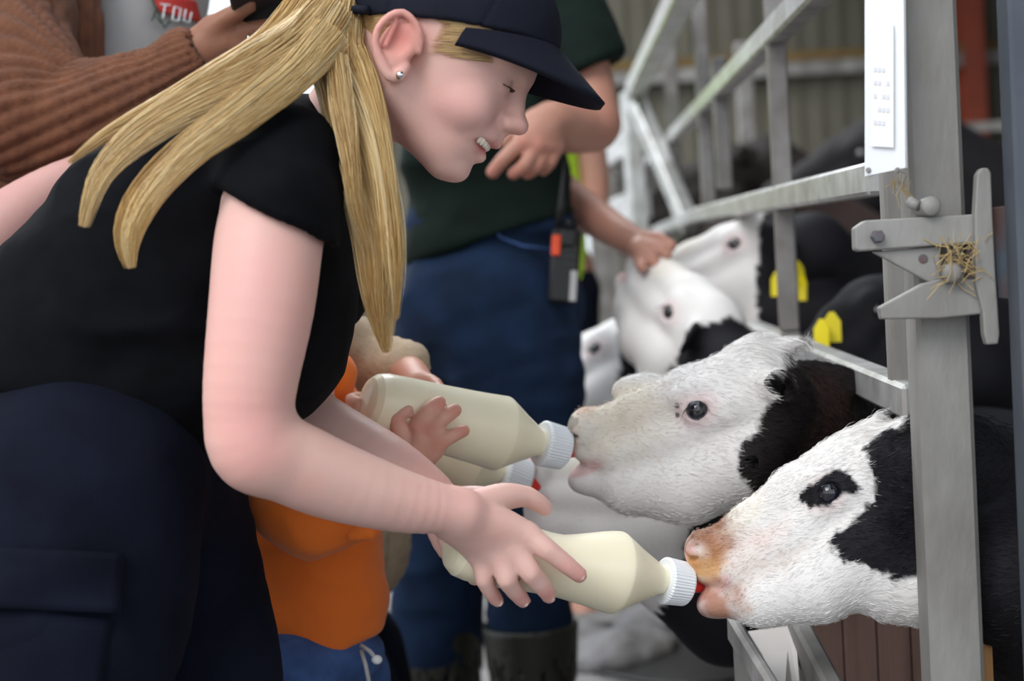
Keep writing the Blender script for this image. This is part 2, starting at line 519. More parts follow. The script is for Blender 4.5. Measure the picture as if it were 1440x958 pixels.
def floor_mat():
    m = bpy.data.materials.new('stained_concrete'); m.use_nodes = True; nt = m.node_tree; b = nt.nodes['Principled BSDF']
    tc = nt.nodes.new('ShaderNodeTexCoord'); a = nt.nodes.new('ShaderNodeTexNoise'); a.inputs['Scale'].default_value = 2.2; a.inputs['Detail'].default_value = 8
    n2 = nt.nodes.new('ShaderNodeTexNoise'); n2.inputs['Scale'].default_value = 40; n2.inputs['Detail'].default_value = 3
    r = nt.nodes.new('ShaderNodeValToRGB'); e = r.color_ramp.elements
    e[0].position = .35; e[0].color = (*hexc('453c35'), 1); e[1].position = .66; e[1].color = (*hexc('8d8b8b'), 1)
    nt.links.new(tc.outputs['Object'], a.inputs[0]); nt.links.new(tc.outputs['Object'], n2.inputs[0])
    nt.links.new(a.outputs['Fac'], r.inputs[0]); nt.links.new(r.outputs[0], b.inputs['Base Color'])
    bp = nt.nodes.new('ShaderNodeBump'); bp.inputs['Strength'].default_value = .5; bp.inputs['Distance'].default_value = .01
    nt.links.new(n2.outputs['Fac'], bp.inputs['Height']); nt.links.new(bp.outputs[0], b.inputs['Normal'])
    b.inputs['Roughness'].default_value = .65
    return m
M['concrete'] = floor_mat()
M['earth'] = mat('yard_earth', '7c7468', 0.95, var='5d574c', vscale=1.5)
M['cladding'] = mat('cream_cladding', '68655a', 0.7, var='5d5a4c', vscale=2)
M['timber_rail'] = mat('timber_rail', '7a6238', 0.8, var='634e2c', vscale=5)
M['red_oxide'] = mat('red_oxide_paint', '7a3420', 0.7, var='8d3d26', vscale=4)
M['roof'] = mat('roof_sheet', '55575a', 0.8)
M['slab'] = mat('worn_concrete', '858487', 0.8, var='5f5a57', vscale=9, bump=.5, bscale=60)

f = MB(); f.box((2, 8, -.05), (22, 26, .1)); tag(f.build('floor', M['concrete']), kind='structure')
f = MB(); f.box((0, 40, -.16), (200, 160, .1)); tag(f.build('floor', M['earth']), kind='structure')

# far wall of profiled sheets: left of the doorway, above it, and right of it
def sheets(name, x0, x1, z0, z1, y, par=None):
    V = []; F = []; pitch = .15; x = x0; prof = []
    while x < x1:
        prof += [(x, 0), (min(x + .10, x1), 0), (min(x + .112, x1), -.03), (min(x + .138, x1), -.03)]; x += pitch
    prof.append((x1, 0))
    for (px, py) in prof: V += [(px, y + py, z0), (px, y + py, z1), (px, y + py + .04, z0), (px, y + py + .04, z1)]
    for i in range(len(prof) - 1):
        a = 4 * i; b = a + 4
        F += [(a, b, b + 1, a + 1), (a + 2, a + 3, b + 3, b + 2), (a + 1, b + 1, b + 3, a + 3), (a, a + 2, b + 2, b)]
    return make(name, V, F, M['cladding'], par, False)
YW = 12.0
tag(sheets('wall_back', .62, 7.5, 0, 4.6, YW), kind='structure')
tag(sheets('wall_back', -1.2, .62, 2.0, 4.6, YW), kind='structure')
tag(sheets('wall_back', -1.2, .30, 0, 2.0, YW), kind='structure')
f = MB(); f.box((7.5, 6, 2.3), (.12, 12.4, 4.6)); tag(f.build('wall_right', M['cladding']), kind='structure')  # unseen side wall of the pen, put in with the roof to darken it
f = MB(); f.prism([(.9, -3, 4.3), (7.7, -3, 4.7), (7.7, 12.3, 4.7), (.9, 12.3, 4.3)], (0, 0, .06)); tag(f.build('ceiling', M['roof']), kind='structure')  # unseen shed roof over the pen, put in to darken its inside
for v0, m_, w, h in ((88, 'timber_rail', .07, .07), (104, 'galv_dull', .05, .10)):
    a = P(820, v0 + 3, YW - .15); b = P(1500, v0 - 22, YW - .15)
    a[0] = -1.2; b[0] = 7.4; a[2] = b[2] = (a[2] + b[2]) / 2; a[1] = b[1] = YW - .12
    f = MB(); f.beam(a, b, w, h); o = f.build('trim_1' if m_ == 'timber_rail' else 'trim_2', M[m_]); tag(o, kind='structure')
for X in (3.24, 6.3):
    f = MB()
    f.box((X, YW - .35, 2.2), (.14, .02, 4.4)); f.box((X, YW - .19, 2.2), (.02, .3, 4.4)); f.box((X, YW - .04, 2.2), (.14, .02, 4.4))
    tag(f.build('steel_column', M['red_oxide']), 'rusty red steel column against the far wall, ' + ('seen right of the near post' if X < 4 else 'at the far right end of the wall'), 'column')

# ------------------------------------------------------------------ the near post and its latch
fb = root('feed_barrier', 'galvanised feed barrier of rails and uprights the calves reach through', 'barrier', (*POST[:2], 0))
M['upright_steel'] = mat('dull_galvanised_steel', '8d8a88', .5, metal=.4, var='6d6865', vscale=18, bump=.3)
def upright(u, v, z0, z1, w, d, m='upright_steel', par=fb, off=0.0, name='upright', lean=0.0):
    p = Q(u, v, off); a = np.array([p[0], p[1], z0]); b = np.array([p[0] + lean, p[1], z1])
    f = MB(); x = nrm(b - a); f.box((a + b) / 2, (w, d, np.linalg.norm(b - a)), [nrm(np.cross(FD, x)), FD, x], .003)
    return f.build(name, M[m], par)
def rail(a, b, w, h, m='galv', par=fb, name='rail'):
    f = MB(); f.beam(a, b, w, h, bev=.004); return f.build(name, M[m], par)

pr = root('gate_post', 'thick square weathered steel post carrying the latch, nearest at right', 'post', (*POST[:2], 0))
f = MB(); f.box((POST[0], POST[1], 1.0), (.0465, .05, 2.0), FAX, .004); f.build('post', M['galv_dull'], pr)
f = MB(); f.box((POST[0], POST[1], .006), (.14, .14, .012), FAX, .002)
for sx in (-.05, .05):
    for sy in (-.05, .05): f.lathe(POST * [1, 1, 0] + NF * sx + FD * sy + Z * .012, Z, [(0, .009), (.012, .009)], 6)
f.build('base_plate', M['galv_dull'], pr)
upright(1263, 400, .84, 2.0, .024, .03, 'galv_dull')
# lower rail, mid rail, top rail
rail(Q(1292, 566), Q(1000, 440), .03, .034, 'galv')
rail(Q(1240, 250), Q(1060, 286), .032, .034, 'galv')
rail(Q(1062, 286), Q(985, 302), .032, .034, 'galv')
rail(Q(987, 301), Q(918, 328), .032, .034, 'galv')
rail(Q(1300, -170), Q(900, 240), .034, .036, 'galv')
upright(1100, 250, .86, 1.9, .028, .026)
upright(990, 150, 1.08, 1.9, .03, .03, lean=0)
upright(1018, 240, 1.1, 1.36, .03, .03)
upright(948, 200, .2, 1.6, .035, .034, lean=0)
upright(905, 300, .0, 1.36, .045, .04)
upright(1112, 470, 0.0, .86, .028, .026)

# sign plate on the top of the post
sg = root('sign_plate', 'bright white metal plate with a paper notice, fixed to the post top', 'sign', P(1247, 250, 1.44))
a = P(1216, -60, 1.46); b = P(1216, 248, 1.46); c = P(1273, 236, 1.43); d = P(1270, -60, 1.43)
f = MB(); f.prism([a, b, c, d], nrm(np.cross(b - a, d - a)) * -.003); f.build('plate', mat('white_plate', 'f1f3f8', .3, metal=.1), sg)
off = -nrm(np.cross(b - a, d - a)) * -.002
def plt(s, t): return a + (d - a) * s + (b - a) * t
f = MB(); f.prism([plt(.22, .3) + off, plt(.22, .86) + off, plt(.80, .855) + off, plt(.80, .3) + off], off * .4); pp = f.build('paper_notice', mat('paper', 'f6f6f4', .8), sg)
f = MB()
for r in range(5):
    t = .50 + r * .06
    for k in range(4):
        if (k + r) % 4 == 3: continue
        s = .30 + k * .11; f.prism([plt(s, t) + off * 1.6, plt(s, t + .02) + off * 1.6, plt(s + .075, t + .02) + off * 1.6, plt(s + .075, t) + off * 1.6], off * .1)
f.build('faded_print', mat('faded_ink', 'dedfe6', .8), pp)
for s, t in ((.12, .97), (.88, .955), (.12, .02), (.88, .02)):
    f = MB(); f.lathe(plt(s, t) + off * .5, off, [(0, .0025), (.0015, .002)], 10); f.build('rivet', M['galv_dull'], sg)

# latch
DL = 1.448
lt = root('gate_latch', 'weathered steel latch of bars, hook and bolt across the post', 'latch', P(1320, 400, DL))
def plate(name, pts, d, th, m='galv_dull', par=lt, dd=0):
    ps = [P(u, v, d) for u, v in pts]
    f = MB(); f.prism(ps, FW * th); o = f.build(name, M[m], par)
    bv = o.modifiers.new('bevel', 'BEVEL'); bv.width = .0015; bv.segments = 2; bv.limit_method = 'ANGLE'
    return o
plate('latch_bar', [(1202, 320), (1216, 310), (1392, 300), (1396, 340), (1210, 353), (1203, 351)], DL, .016)
plate('gusset', [(1226, 354), (1322, 346), (1324, 392), (1308, 398)], DL + .006, .006)
plate('hook', [(1237, 432), (1300, 398), (1322, 392), (1392, 393), (1396, 440), (1322, 448), (1240, 449)], DL - .002, .014)
plate('strike_plate', [(1374, 245), (1380, 236), (1390, 236), (1394, 243), (1396, 300), (1400, 380), (1406, 470), (1404, 484), (1388, 485), (1384, 470), (1382, 440), (1372, 400), (1371, 300)], DL - .008, .012)
def bolt(u, v, r, name, m='galv_dull', d=DL, n=6, h=.008):
    f = MB(); f.lathe(P(u, v, d) , -FW, [(0, r), (h * .8, r), (h, r * .8)], n); return f.build(name, M[m], lt)
bolt(1233, 333, .0058, 'hex_bolt', 'rust')
bolt(1298, 364, .004, 'pin_hole', 'rust', d=DL + .006, n=16, h=.001)
f = MB(); p = P(1303, 292, DL + .01); f.tube([p + FW * .02, p - FW * .016, p - FW * .018], [.0085, .0085, .007], 14)
f.tube([P(1292, 290, DL), P(1278, 284, DL + .006)], .005, 10); f.build('round_pin', M['galv_dull'], lt, True)
f = MB(); f.tube([P(1338, 384, DL + .002), P(1338, 384, DL - .012), P(1338, 384, DL - .014)], [.009, .009, .006], 14); f.build('locking_bolt', M['galv_dull'], lt, True)
plate('hinge_plate', [(1394, 292), (1424, 288), (1432, 422), (1404, 420)], DL + .006, .01, 'rust')
f = MB(); rng = random.Random(3)
for k in range(70):
    u = rng.gauss(1352, 16); v = rng.gauss(368, 15); p = P(u, v, DL - .004 - rng.random() * .012)
    dr = np.array([rng.gauss(0, 1), rng.gauss(0, .4), rng.gauss(-.2, 1)]); dr /= np.linalg.norm(dr); L = rng.uniform(.008, .026)
    f.tube([p, p + dr * L * .5 + UP * rng.gauss(0, .002), p + dr * L + RT * rng.gauss(0, .004)], rng.uniform(.00025, .0006), 4, False)
tag(f.build('straw', M['straw']), 'tuft of dry straw caught in the latch beside the bolt', 'straw', kind='stuff')
f = MB()
for k in range(22):
    u = rng.gauss(1265, 8); v = rng.gauss(256, 8); p = P(u, v, 1.46)
    dr = nrm([rng.gauss(0, 1), rng.gauss(0, .4), rng.gauss(-.5, 1)]); L = rng.uniform(.008, .016)
    f.tube([p, p + dr * L * .5, p + dr * L], .0004, 4, False)
tag(f.build('straw', M['straw']), 'few strands of straw stuck under the white plate', 'straw', kind='stuff')
# dark blue gate stile at the right edge
g = P(1455, 480, 1.43); f = MB(); f.box((g[0], g[1], 1.0), (.032, .04, 2.0), FAX, .003)
tag(f.build('gate_stile', M['blue_steel']), 'dark blue grey steel gate stile at the right edge of the frame', 'gate stile')
# wooden batten behind the post
w_ = P(1373, 900, 1.58); f = MB(); f.box((w_[0], w_[1], (P(1384, 852, 1.58)[2]) / 2), (.02, .04, P(1384, 852, 1.58)[2]), FAX, .002)
wb = root('wooden_batten', 'rough sawn pine batten standing just behind the near post', 'batten', (w_[0], w_[1], 0)); f.build('plank', M['wood'], wb)
f = MB(); f.lathe(P(1387, 872, 1.575), RT, [(0, .003), (.004, .003)], 8); f.build('screw_head', M['galv'], wb)

# ------------------------------------------------------------------ second gate swung towards the passage, behind the staff
gt = root('passage_gate', 'bright galvanised gate angled open beyond the first barrier', 'gate', (P(900, 300, 5)[0], 5, 0))
f = lambda a, b, w, h, n: rail(a, b, w, h, 'galv', gt, n)
f(P(985, -60, 2.9), P(892, 128, 5.0), .05, .05, 'rail')
f(P(890, 130, 5.0), P(972, 322, 4.6), .045, .05, 'brace')
f(P(885, 130, 5.2), P(905, 420, 5.2), .05, .05, 'stile')
far = root('far_gate', 'blurred galvanised gate with several bars at the passage end', 'gate', (P(860, 300, 6.5)[0], 6.5, 0))
for (u, v0, v1, w) in ((880, 200, 470, .05), (852, 230, 470, .07), (915, 200, 460, .05), (834, 240, 480, .05), (1044, 60, 300, .06)):
    p = P(u, v0, 6.4); q = p.copy(); q[2] = max(P(u, v1, 6.4)[2], .02); rail(p, q + np.array([0, .001, 0]), w, w, 'upright_steel', far, 'bar')
rail(P(866, 220, 6.4), P(898, 196, 6.2), .09, .09, 'galv', far, 'rail')
rail(P(868, 300, 6.2), P(900, 288, 6.0), .09, .09, 'galv', far, 'rail')
rail(P(836, 300, 6.6), P(862, 236, 6.4), .09, .09, 'galv', far, 'rail')

# ------------------------------------------------------------------ low things under the barrier
st = [(640, 730, 862, 905), (700, 830, 868, 958)]
kb = root('concrete_kerb', 'row of worn pale concrete kerb stones along the foot of the pen', 'kerb', (.5, 5, 0))
rng = random.Random(5)
y = 4.6
while y < 8:
    L = rng.uniform(.34, .42); c = np.array([POST[0] - .02, 0, .0]) + FD * (y + L / 2); c[2] = .06
    f = MB(); f.box(c, (.16 + rng.uniform(-.01, .01), L - .012, .12 + rng.uniform(-.012, .01)), FAX, .015); f.build('stone', M['slab'], kb); y += L
for (u0, v0, d) in ((800, 905, 4.15), (850, 870, 4.9), (900, 945, 4.45)):
    p = P({800: 850, 850: 835, 900: 955}[u0], {800: 940, 850: 862, 900: 868}[u0], d); p[2] = 0; s = rng.uniform(.2, .24)
    F_ = Field.box(p - [s, s, .02], p + [s, s, .2], .012)
    F_.ell(p + [0, 0, .02], (s * .8, s * .6, .055), k=0); F_.plane(p, (0, 0, -1))
    V, Fc = F_.mesh(); V = V + normals(V, Fc) * (fbm(V, 14, 1)[:, None] * .03); V[:, 2] = np.maximum(V[:, 2], 0.0)
    tag(make('stone', V, Fc, M['slab']), {800: 'rough pale concrete lump on the floor right beside the tall boot', 850: 'flat grey concrete lump furthest back on the passage floor', 900: 'pale grey concrete lump on the floor beyond the trough end'}[u0], 'stone')
p = P(960, 925, 4.2); F_ = Field.box(p * [1, 1, 0] - [.4, .5, .01], p * [1, 1, 0] + [.4, .5, .06], .01); F_.ell(p * [1, 1, 0], (.3, .42, .022), None, 0); F_.plane((0, 0, .002), (0, 0, -1))
V, Fc = F_.mesh(); V[:, 0] += fbm(V, 9)*.05; tag(make('black_floor_patch', V, Fc, mat('black_patch', '0c0909', .4)), 'flat black patch on the floor beside the trough', 'slurry', kind='stuff')  # flat black patch laid over the floor
pb_ = root('partition_board', 'pinkish brown wooden board standing under the front calf\'s throat', 'board', (P(1225, 900, 1.95)[0], 1.95, 0))
a = P(1140, 862, 1.95); b = P(1330, 850, 1.95); zt = (a[2] + b[2]) / 2
for k in range(4):
    x0 = a[0] + (b[0] - a[0]) * k / 4; x1 = a[0] + (b[0] - a[0]) * (k + 1) / 4 - .004; f = MB(); f.box(((x0 + x1) / 2, 1.94, zt / 2), (x1 - x0 + .003, .018, zt), None, .002); f.build('plank', M.setdefault('pink_board', mat('stained_board', '7d645c', .8, var='5e4840', vscale=5, stretch=(8, 8, .6), bump=.3)), pb_)
f = MB(); f.box(((a[0] + b[0]) / 2, 1.965, zt * .7), (b[0] - a[0], .03, .05)); f.build('batten', M['wood'], pb_)
fbr = root('far_barrier', 'thin grey and tan rails of a far barrier, seen right of the near post', 'barrier', (2.6, 8.6, 0))
for (v, d, m_, w) in ((178, 9.2, 'galv_dull', .05), (254, 8.2, 'wood', .09)):
    z = P(1390, v, d)[2]; y = P(1390, v, d)[1]; f = MB(); f.beam((2.1, y, z), (6.5, y, z), .04, w); f.build('rail', M[m_], fbr)
for x in (2.15, 4.0, 6.4): f = MB(); f.box((x, 8.75, .9), (.08, .08, 1.8)); f.build('upright', M['galv_dull'], fbr)
tr = root('feed_trough', 'white plastic feed trough with steel lip below the front calf', 'trough', (P(1080, 940, 1.95)[0], 1.95, 0))
a = P(1030, 882, 1.8); b = P(1095, 990, 1.55); rail(a, b, .012, .03, 'galv', tr, 'lip')
f = MB(); q = [P(1052, 888, 1.84), P(1108, 880, 1.84), P(1120, 905, 1.80), P(1128, 1010, 1.68), P(1100, 1010, 1.6)]
f.prism(q, (0, 0, -.01)); f.build('tray', mat('dull_white_plastic', 'c9c3bf', .5), tr)
for (u, v, d) in ((1045, 905, 1.79), (1120, 960, 1.7)):
    p = P(u, v, d); rail(p, p * [1, 1, 0] + [0, .001, .001], .02, .02, 'galv_dull', tr, 'leg')
rail(P(1118, 880, 1.85), P(1180, 1000, 1.62), .02, .04, 'galv_dull', tr, 'brace')
# ================================================================== calves
HU = 0.000675     # metres per unit of the calf head drawing
class Fr:
    concha = True; ea, eu = 80, -10      # where a calf's eye sits
    """local frame: origin, rows of axes (A towards muzzle, U dorsal, W lateral), unit"""
    def __init__(s, o, A, U, sc):
        s.o = np.array(o, float); s.A = nrm(A); U = np.array(U, float); U = U - s.A * (U @ s.A); s.U = nrm(U); s.W = np.cross(s.A, s.U); s.sc = sc
        s.M = np.array([s.A, s.U, s.W])
    def p(s, a, u, w=0): return s.o + s.sc * (a * s.A + u * s.U + w * s.W)
    def inv(s, V): return ((V - s.o) @ s.M.T) / s.sc
def frame_px(o, m, d0, d1, sc, roll=0.0):
    """poll at photo point o (distance d0), muzzle at m (distance d1)"""
    a = P(o[0], o[1], d0); b = P(m[0], m[1], d1); A = nrm(b - a)
    U = np.cross(A, FW); U = U / np.linalg.norm(U)
    if U @ UP < 0: U = -U
    W = np.cross(A, U); U = U * math.cos(roll) + W * math.sin(roll)
    return Fr(a, A, U, sc)

def frame_pose(u, v, d, th, ps, ph, sc):
    """poll seen at (u, v); muzzle th below the horizontal to the left, turned ps towards the camera, rolled ph"""
    A = -RT * math.cos(th) * math.cos(ps) - UP * math.sin(th) * math.cos(ps) - FW * math.sin(ps)
    U = np.cross(A, FW); U = U / np.linalg.norm(U)
    if U @ UP < 0: U = -U
    W = np.cross(A, U); return Fr(P(u, v, d), A, U * math.cos(ph) + W * math.sin(ph), sc * 1e-4)

def calf_head(F, h, ears=((-115, -20, 92), (-115, -20, 92)), open_=0.0):
    s = h.sc; e = lambda c, r, k=10, mode='add': F.ell(h.p(*c), np.array(r) * s, h.M, k * s, mode)
    c = lambda a, b, ra, rb, k=12, mode='add': F.cone(h.p(*a), h.p(*b), ra * s, rb * s, k * s, mode)
    e((42, -8, 0), (78, 60, 66), 0)
    e((20, 22, 0), (42, 26, 40), 16)
    c((45, 0, 0), (120, 4, 0), 56, 50, 14); c((120, 2, 0), (200, 0, 0), 49, 39, 10); c((200, 0, 0), (262, -2, 0), 38, 34, 10)
    e((95, -95, 0), (85, 62, 50), 20)
    for w in (-1, 1):
        c((66, -92, 26 * w), (160, -108, 22 * w), 58, 54, 18); c((160, -108, 20 * w), (240, -88, 14 * w), 54, 42, 14); c((240, -88, 12 * w), (288, -66, 10 * w), 40, 26, 12)
        c((150, -45, 22 * w), (245, -40, 18 * w), 40, 30, 16); c((245, -40, 18 * w), (278, -28, 20 * w), 30, 20, 10)
        e((h.ea - 2, 12, 50 * w), (34, 22, 18), 18)
        c((70, -20, 52 * w), (170, -40, 34 * w), 26, 16, 20)
    e((276, 2, 0), (28, 34, 44), 12); e((290, -20, 0), (20, 18, 36), 10)
    e((308, -62, 0), (22, 20, 30), 12)
    e((282, 4, 0), (26, 32, 42), 10)
    for w in (-1, 1):
        e((286, 12, 30 * w), (14, 13, 13), 8)
        c((306, 14, 22 * w), (288, 2, 40 * w), 6, 3.5, 5, 'cut')
        e((h.ea, h.eu, 63 * w), (22, 17, 12), 9)
        e((h.ea, h.eu, 73 * w), (17.5, 12, 10), 4, 'cut')
    # mouth slit
    for w in (-1, 1):
        c((322, -37, 10 * w), (286, -46, 46 * w), 5, 3.2, 4, 'cut'); c((286, -46, 46 * w), (250, -62, 54 * w), 3.2, 2, 4, 'cut')
    for w, (ea, eu, ew) in zip((-1, 1), ears):
        b = np.array([2, 2, 58 * w]); t = np.array([ea, eu, ew * w]) ; mid = (b + t) / 2 + np.array([0, 0, 6 * w])
        ax = nrm(t - b); L = np.linalg.norm(t - b)
        A3 = ax @ h.M; N3 = nrm(np.cross(A3, h.U)); B3 = np.cross(N3, A3); R = np.array([A3, B3, N3])
        F.ell(h.p(*mid), np.array([L * .56, 27, 9]) * s, R, 8 * s)
        if h.concha: F.ell(h.p(*(mid + np.array([0, 0, 8 * w]))), np.array([L * .42, 17, 7]) * s, R, 4 * s, 'cut')
        F.cone(h.p(*b), h.p(*(b + ax * 20)), 18 * s, 14 * s, 12 * s)

def calf_body(F, h, g, hd, k=1.0, neck=None):
    """g: ground point under the shoulders; hd: heading angle of the body (radians, world xy)"""
    H = np.array([math.cos(hd), math.sin(hd), 0]); L = np.array([-H[1], H[0], 0]); g = np.array([g[0], g[1], 0.0])
    q = lambda x, y, z: g + k * (x * H + y * L) + np.array([0, 0, z * k])
    R = np.array([H, L, [0, 0, 1]])
    if neck: F.chain([(P(u, v, d), r * d / FPX) for u, v, d, r in neck] + [(q(.02, 0, .58), .13 * k)], .025)
    else:
        F.cone(h.p(15, -30), h.p(-70, -55), 66 * h.sc, 74 * h.sc, .02)
        F.cone(h.p(-70, -55), q(.02, 0, .66), 74 * h.sc, .115 * k, .03); F.cone(h.p(60, -155), h.p(-60, -225), 66 * h.sc, 80 * h.sc, .025); F.cone(h.p(-60, -225), q(.06, 0, .54), 80 * h.sc, .11 * k, .03)
    F.ell(q(-.04, 0, .56), (.2 * k, .145 * k, .2 * k), R, .03); F.cone(q(-.02, 0, .57), q(-.5, 0, .57), .165 * k, .175 * k, .04)
    F.ell(q(-.56, 0, .60), (.17 * k, .155 * k, .175 * k), R, .03)
    for s in (-1, 1):
        j = .02 * s
        for pts in ([(0, .085 * s, .46, .062), (.015 + j, .085 * s, .27, .034), (0 + j, .085 * s, .25, .03), (0 + j, .085 * s, .08, .022), (.02 + j, .085 * s, .028, .028)],
                    [(-.54, .09 * s, .52, .10), (-.47, .10 * s, .40, .07), (-.64 + j, .09 * s, .27, .034), (-.62 + j, .09 * s, .08, .023), (-.59 + j, .09 * s, .028, .028)]):
            F.chain([(q(x, y, z), r * k) for x, y, z, r in pts], .02)
    F.chain([(q(-.72, 0, .68), .018 * k), (q(-.79, 0, .5), .012 * k), (q(-.79, 0, .3), .02 * k)], .01)
    return q

def add_eye(par, h, w, open_=1.0, iris='1a1c2c', white='b8bccb'):
    c = h.p(h.ea, h.eu, 60 * w); n = h.W * w
    f = MB(); Mx = np.array([h.A, h.U, n]); f.sphere(c, 17.5 * h.sc, 28, 20, Mx)
    V = np.array(f.V); q = ((V - c) @ Mx.T) / (17.5 * h.sc); r = np.hypot(q[:, 0] / 1.15, q[:, 1])
    C = np.where((r < .8)[:, None], hexc(iris), hexc(white)); C = np.where(((r < .33) & (q[:, 2] > 0))[:, None], hexc('060610'), C)
    o = make('eye', V, f.F, M['eye'], par, True, C)
    # lashes
    rs = np.random.RandomState(4); N = 26; t = rs.uniform(-1, 1, N); b = np.stack([c + h.sc * (15 * tt * h.A + (9 * math.sqrt(1 - tt * tt) + 2) * h.U + 12 * n) for tt in t])
    d = np.stack([nrm(h.A * (.55 * tt + .2) - h.U * .25 + n * .9) for tt in t]); s = np.linspace(0, 1, 5)
    pth = b[:, None] + d[:, None] * (s[None, :, None] * 15 * h.sc) - h.U * (s ** 2)[None, :, None] * 8 * h.sc
    V, Fc, _ = strands(pth, np.repeat((np.linspace(.00035, .00008, 5))[None], N, 0)); make('eyelashes', V, Fc, M['fur_blade'], o, True, np.tile(hexc('2a2422'), (len(V), 1)))

def fur(par, h, V, N, C, sel, n, L, flow, seed=1, jit=.3, lift=.16, rad=.00017, name='fur', tuft=None):
    rs = np.random.RandomState(seed); idx = np.nonzero(sel)[0]
    if not len(idx): return
    idx = idx[rs.randint(0, len(idx), n)]
    p = V[idx] + rs.normal(0, .0012, (n, 3)); nn = N[idx]; fl = flow(V[idx])
    fl = fl - nn * (fl * nn).sum(1)[:, None]; fl /= np.linalg.norm(fl, axis=1)[:, None] + 1e-9
    sw = np.cross(fl, nn); ang = fbm(V[idx], 30, 2)[:, None] * .9
    d = fl * np.cos(ang) + sw * np.sin(ang) + nn * lift + rs.normal(0, jit, (n, 3)) * .5; d /= np.linalg.norm(d, axis=1)[:, None]
    Ln = (L if np.isscalar(L) else L[idx]) * rs.uniform(.6, 1.25, n)
    s = np.linspace(0, 1, 3)
    pth = p[:, None] + d[:, None] * (s[None, :, None] * Ln[:, None, None]) - nn[:, None] * ((s ** 2)[None, :, None] * Ln[:, None, None] * .35) - nn[:, None] * .0008
    col = C[idx] * rs.uniform(.92, 1.08, (n, 1))
    Vs, Fs, Cs = ribbons(pth, np.repeat((np.array([1, .8, .12]) * rad * 1.3)[None], n, 0), col)
    o = make(name, Vs, Fs, M['fur_blade'], par, True, Cs); o['kind'] = 'stuff'; return o

WHITE = hexc('e4e1df'); BLACK = hexc('15141a'); BROWN = hexc('2c1d1a'); CREAM = hexc('e6dfcf'); PINK = hexc('dcb2b4'); RED = hexc('6b3a22')
def blend(C, col, w): return C * (1 - w[:, None]) + np.array(col)[None] * w[:, None]
def blob(H, c, r, V=None, soft=.35, nz=0.0, seed=0.0):
    q = (H - np.array(c)) / np.array(r); d = np.sqrt((q ** 2).sum(1))
    if nz: d = d + fbm(H, .05, seed) * nz
    return np.clip((1 - d) / soft + .5, 0, 1)

def base_coat(h, V, body_black=True, face=WHITE, line=None, nz=16.0, dark=BLACK):
    """white face, dark behind line(a,u) > 0"""
    H = h.inv(V); au = H[:, :2] + np.stack([fbm(H, .09, 1), fbm(H, .09, 5)], 1) * nz
    d = line(au)
    w = np.clip(d / 5.0 + .5, 0, 1); return H, blend(np.tile(np.array(face)[None], (len(V), 1)), dark, w)

def calf_colour(h, V, line, tuft=True, dark=BLACK, stain=0.0, spotnose=False, pinknose=1.0, white_legs=True):
    H, C = base_coat(h, V, line=line, dark=dark)
    if white_legs:
        lo = np.clip((.42 - V[:, 2] + fbm(V, 8, 2) * .08) / .02 + .5, 0, 1); C = blend(C, hexc('d8d2cc'), lo)
    C = blend(C, CREAM, .5 * blob(H, (215, 25, 0), (60, 30, 60)))
    C = blend(C, PINK, pinknose * blob(H, (296, 6, 0), (18, 26, 60), nz=.3)); C = blend(C, PINK, .8 * blob(H, (290, -44, 0), (40, 14, 70), nz=.3))
    for w in (-1, 1):
        C = blend(C, PINK, .45 * blob(H, (h.ea, h.eu, 62 * w), (34, 24, 24), soft=.6))
        C = blend(C, hexc('2a1a1c'), blob(H, (301, 10, 30 * w), (9, 7, 10)))
    return H, C

def slim(V, h, extra=0):   # only what stands near the head, for fur
    H = h.inv(V); return H

# ---------------- front calf
h1 = frame_pose(1234, 645, 1.605, .545, -.16, .20, 6.65)
def px_poly(h, d, pts):
    o = []
    for (u, v) in pts:
        a = h.inv(P(u, v, d)[None])[0]; b = h.inv(P(u, v, d + .1)[None])[0]; q = a + (b - a) * ((-52 - a[2]) / (b[2] - a[2])); o.append((q[0], q[1]))
    return o
c1 = root('calf', 'black and white calf in front, dark patch round its open eye, drinking', 'calf', (.62, 1.76, 0))
F = Field.graded((.12, 1.45, 0), (1.5, 2.0, .98), (.14, 1.48, .62), (.40, 1.72, .92), .0024, .016)
calf_head(F, h1, ears=((-125, -10, 96), (-125, -10, 96))); q1 = calf_body(F, h1, (.62, 1.76), math.pi - .10, 1.0)
F.cone(h1.p(6, 30, 0), h1.p(-34, 52, 4), 20 * h1.sc, 5 * h1.sc, 16 * h1.sc)
V, Fc = F.mesh(); N = normals(V, Fc)
W1 = px_poly(h1, 1.6, [(900, 900), (900, 560), (1130, 560), (1275, 585), (1272, 604), (1240, 606), (1212, 634), (1224, 655), (1231, 684), (1228, 706), (1212, 722), (1196, 738), (1172, 752), (1172, 770), (1186, 784), (1220, 798), (1240, 808), (1262, 815), (1300, 818), (1330, 850), (1330, 900)])
E1 = px_poly(h1, 1.6, [(1122, 702), (1128, 690), (1146, 680), (1160, 668), (1180, 661), (1198, 668), (1210, 684), (1204, 695), (1188, 694), (1166, 712), (1150, 712), (1140, 716)])
H, C = calf_colour(h1, V, lambda au: sdpoly(au, W1), pinknose=.9)
jn = H[:, :2] + np.stack([fbm(H, .12, 2), fbm(H, .12, 6)], 1) * 5
C = blend(C, BLACK, np.clip(-sdpoly(jn, E1) / 3 + .5, 0, 1) * (H[:, 0] > 20))
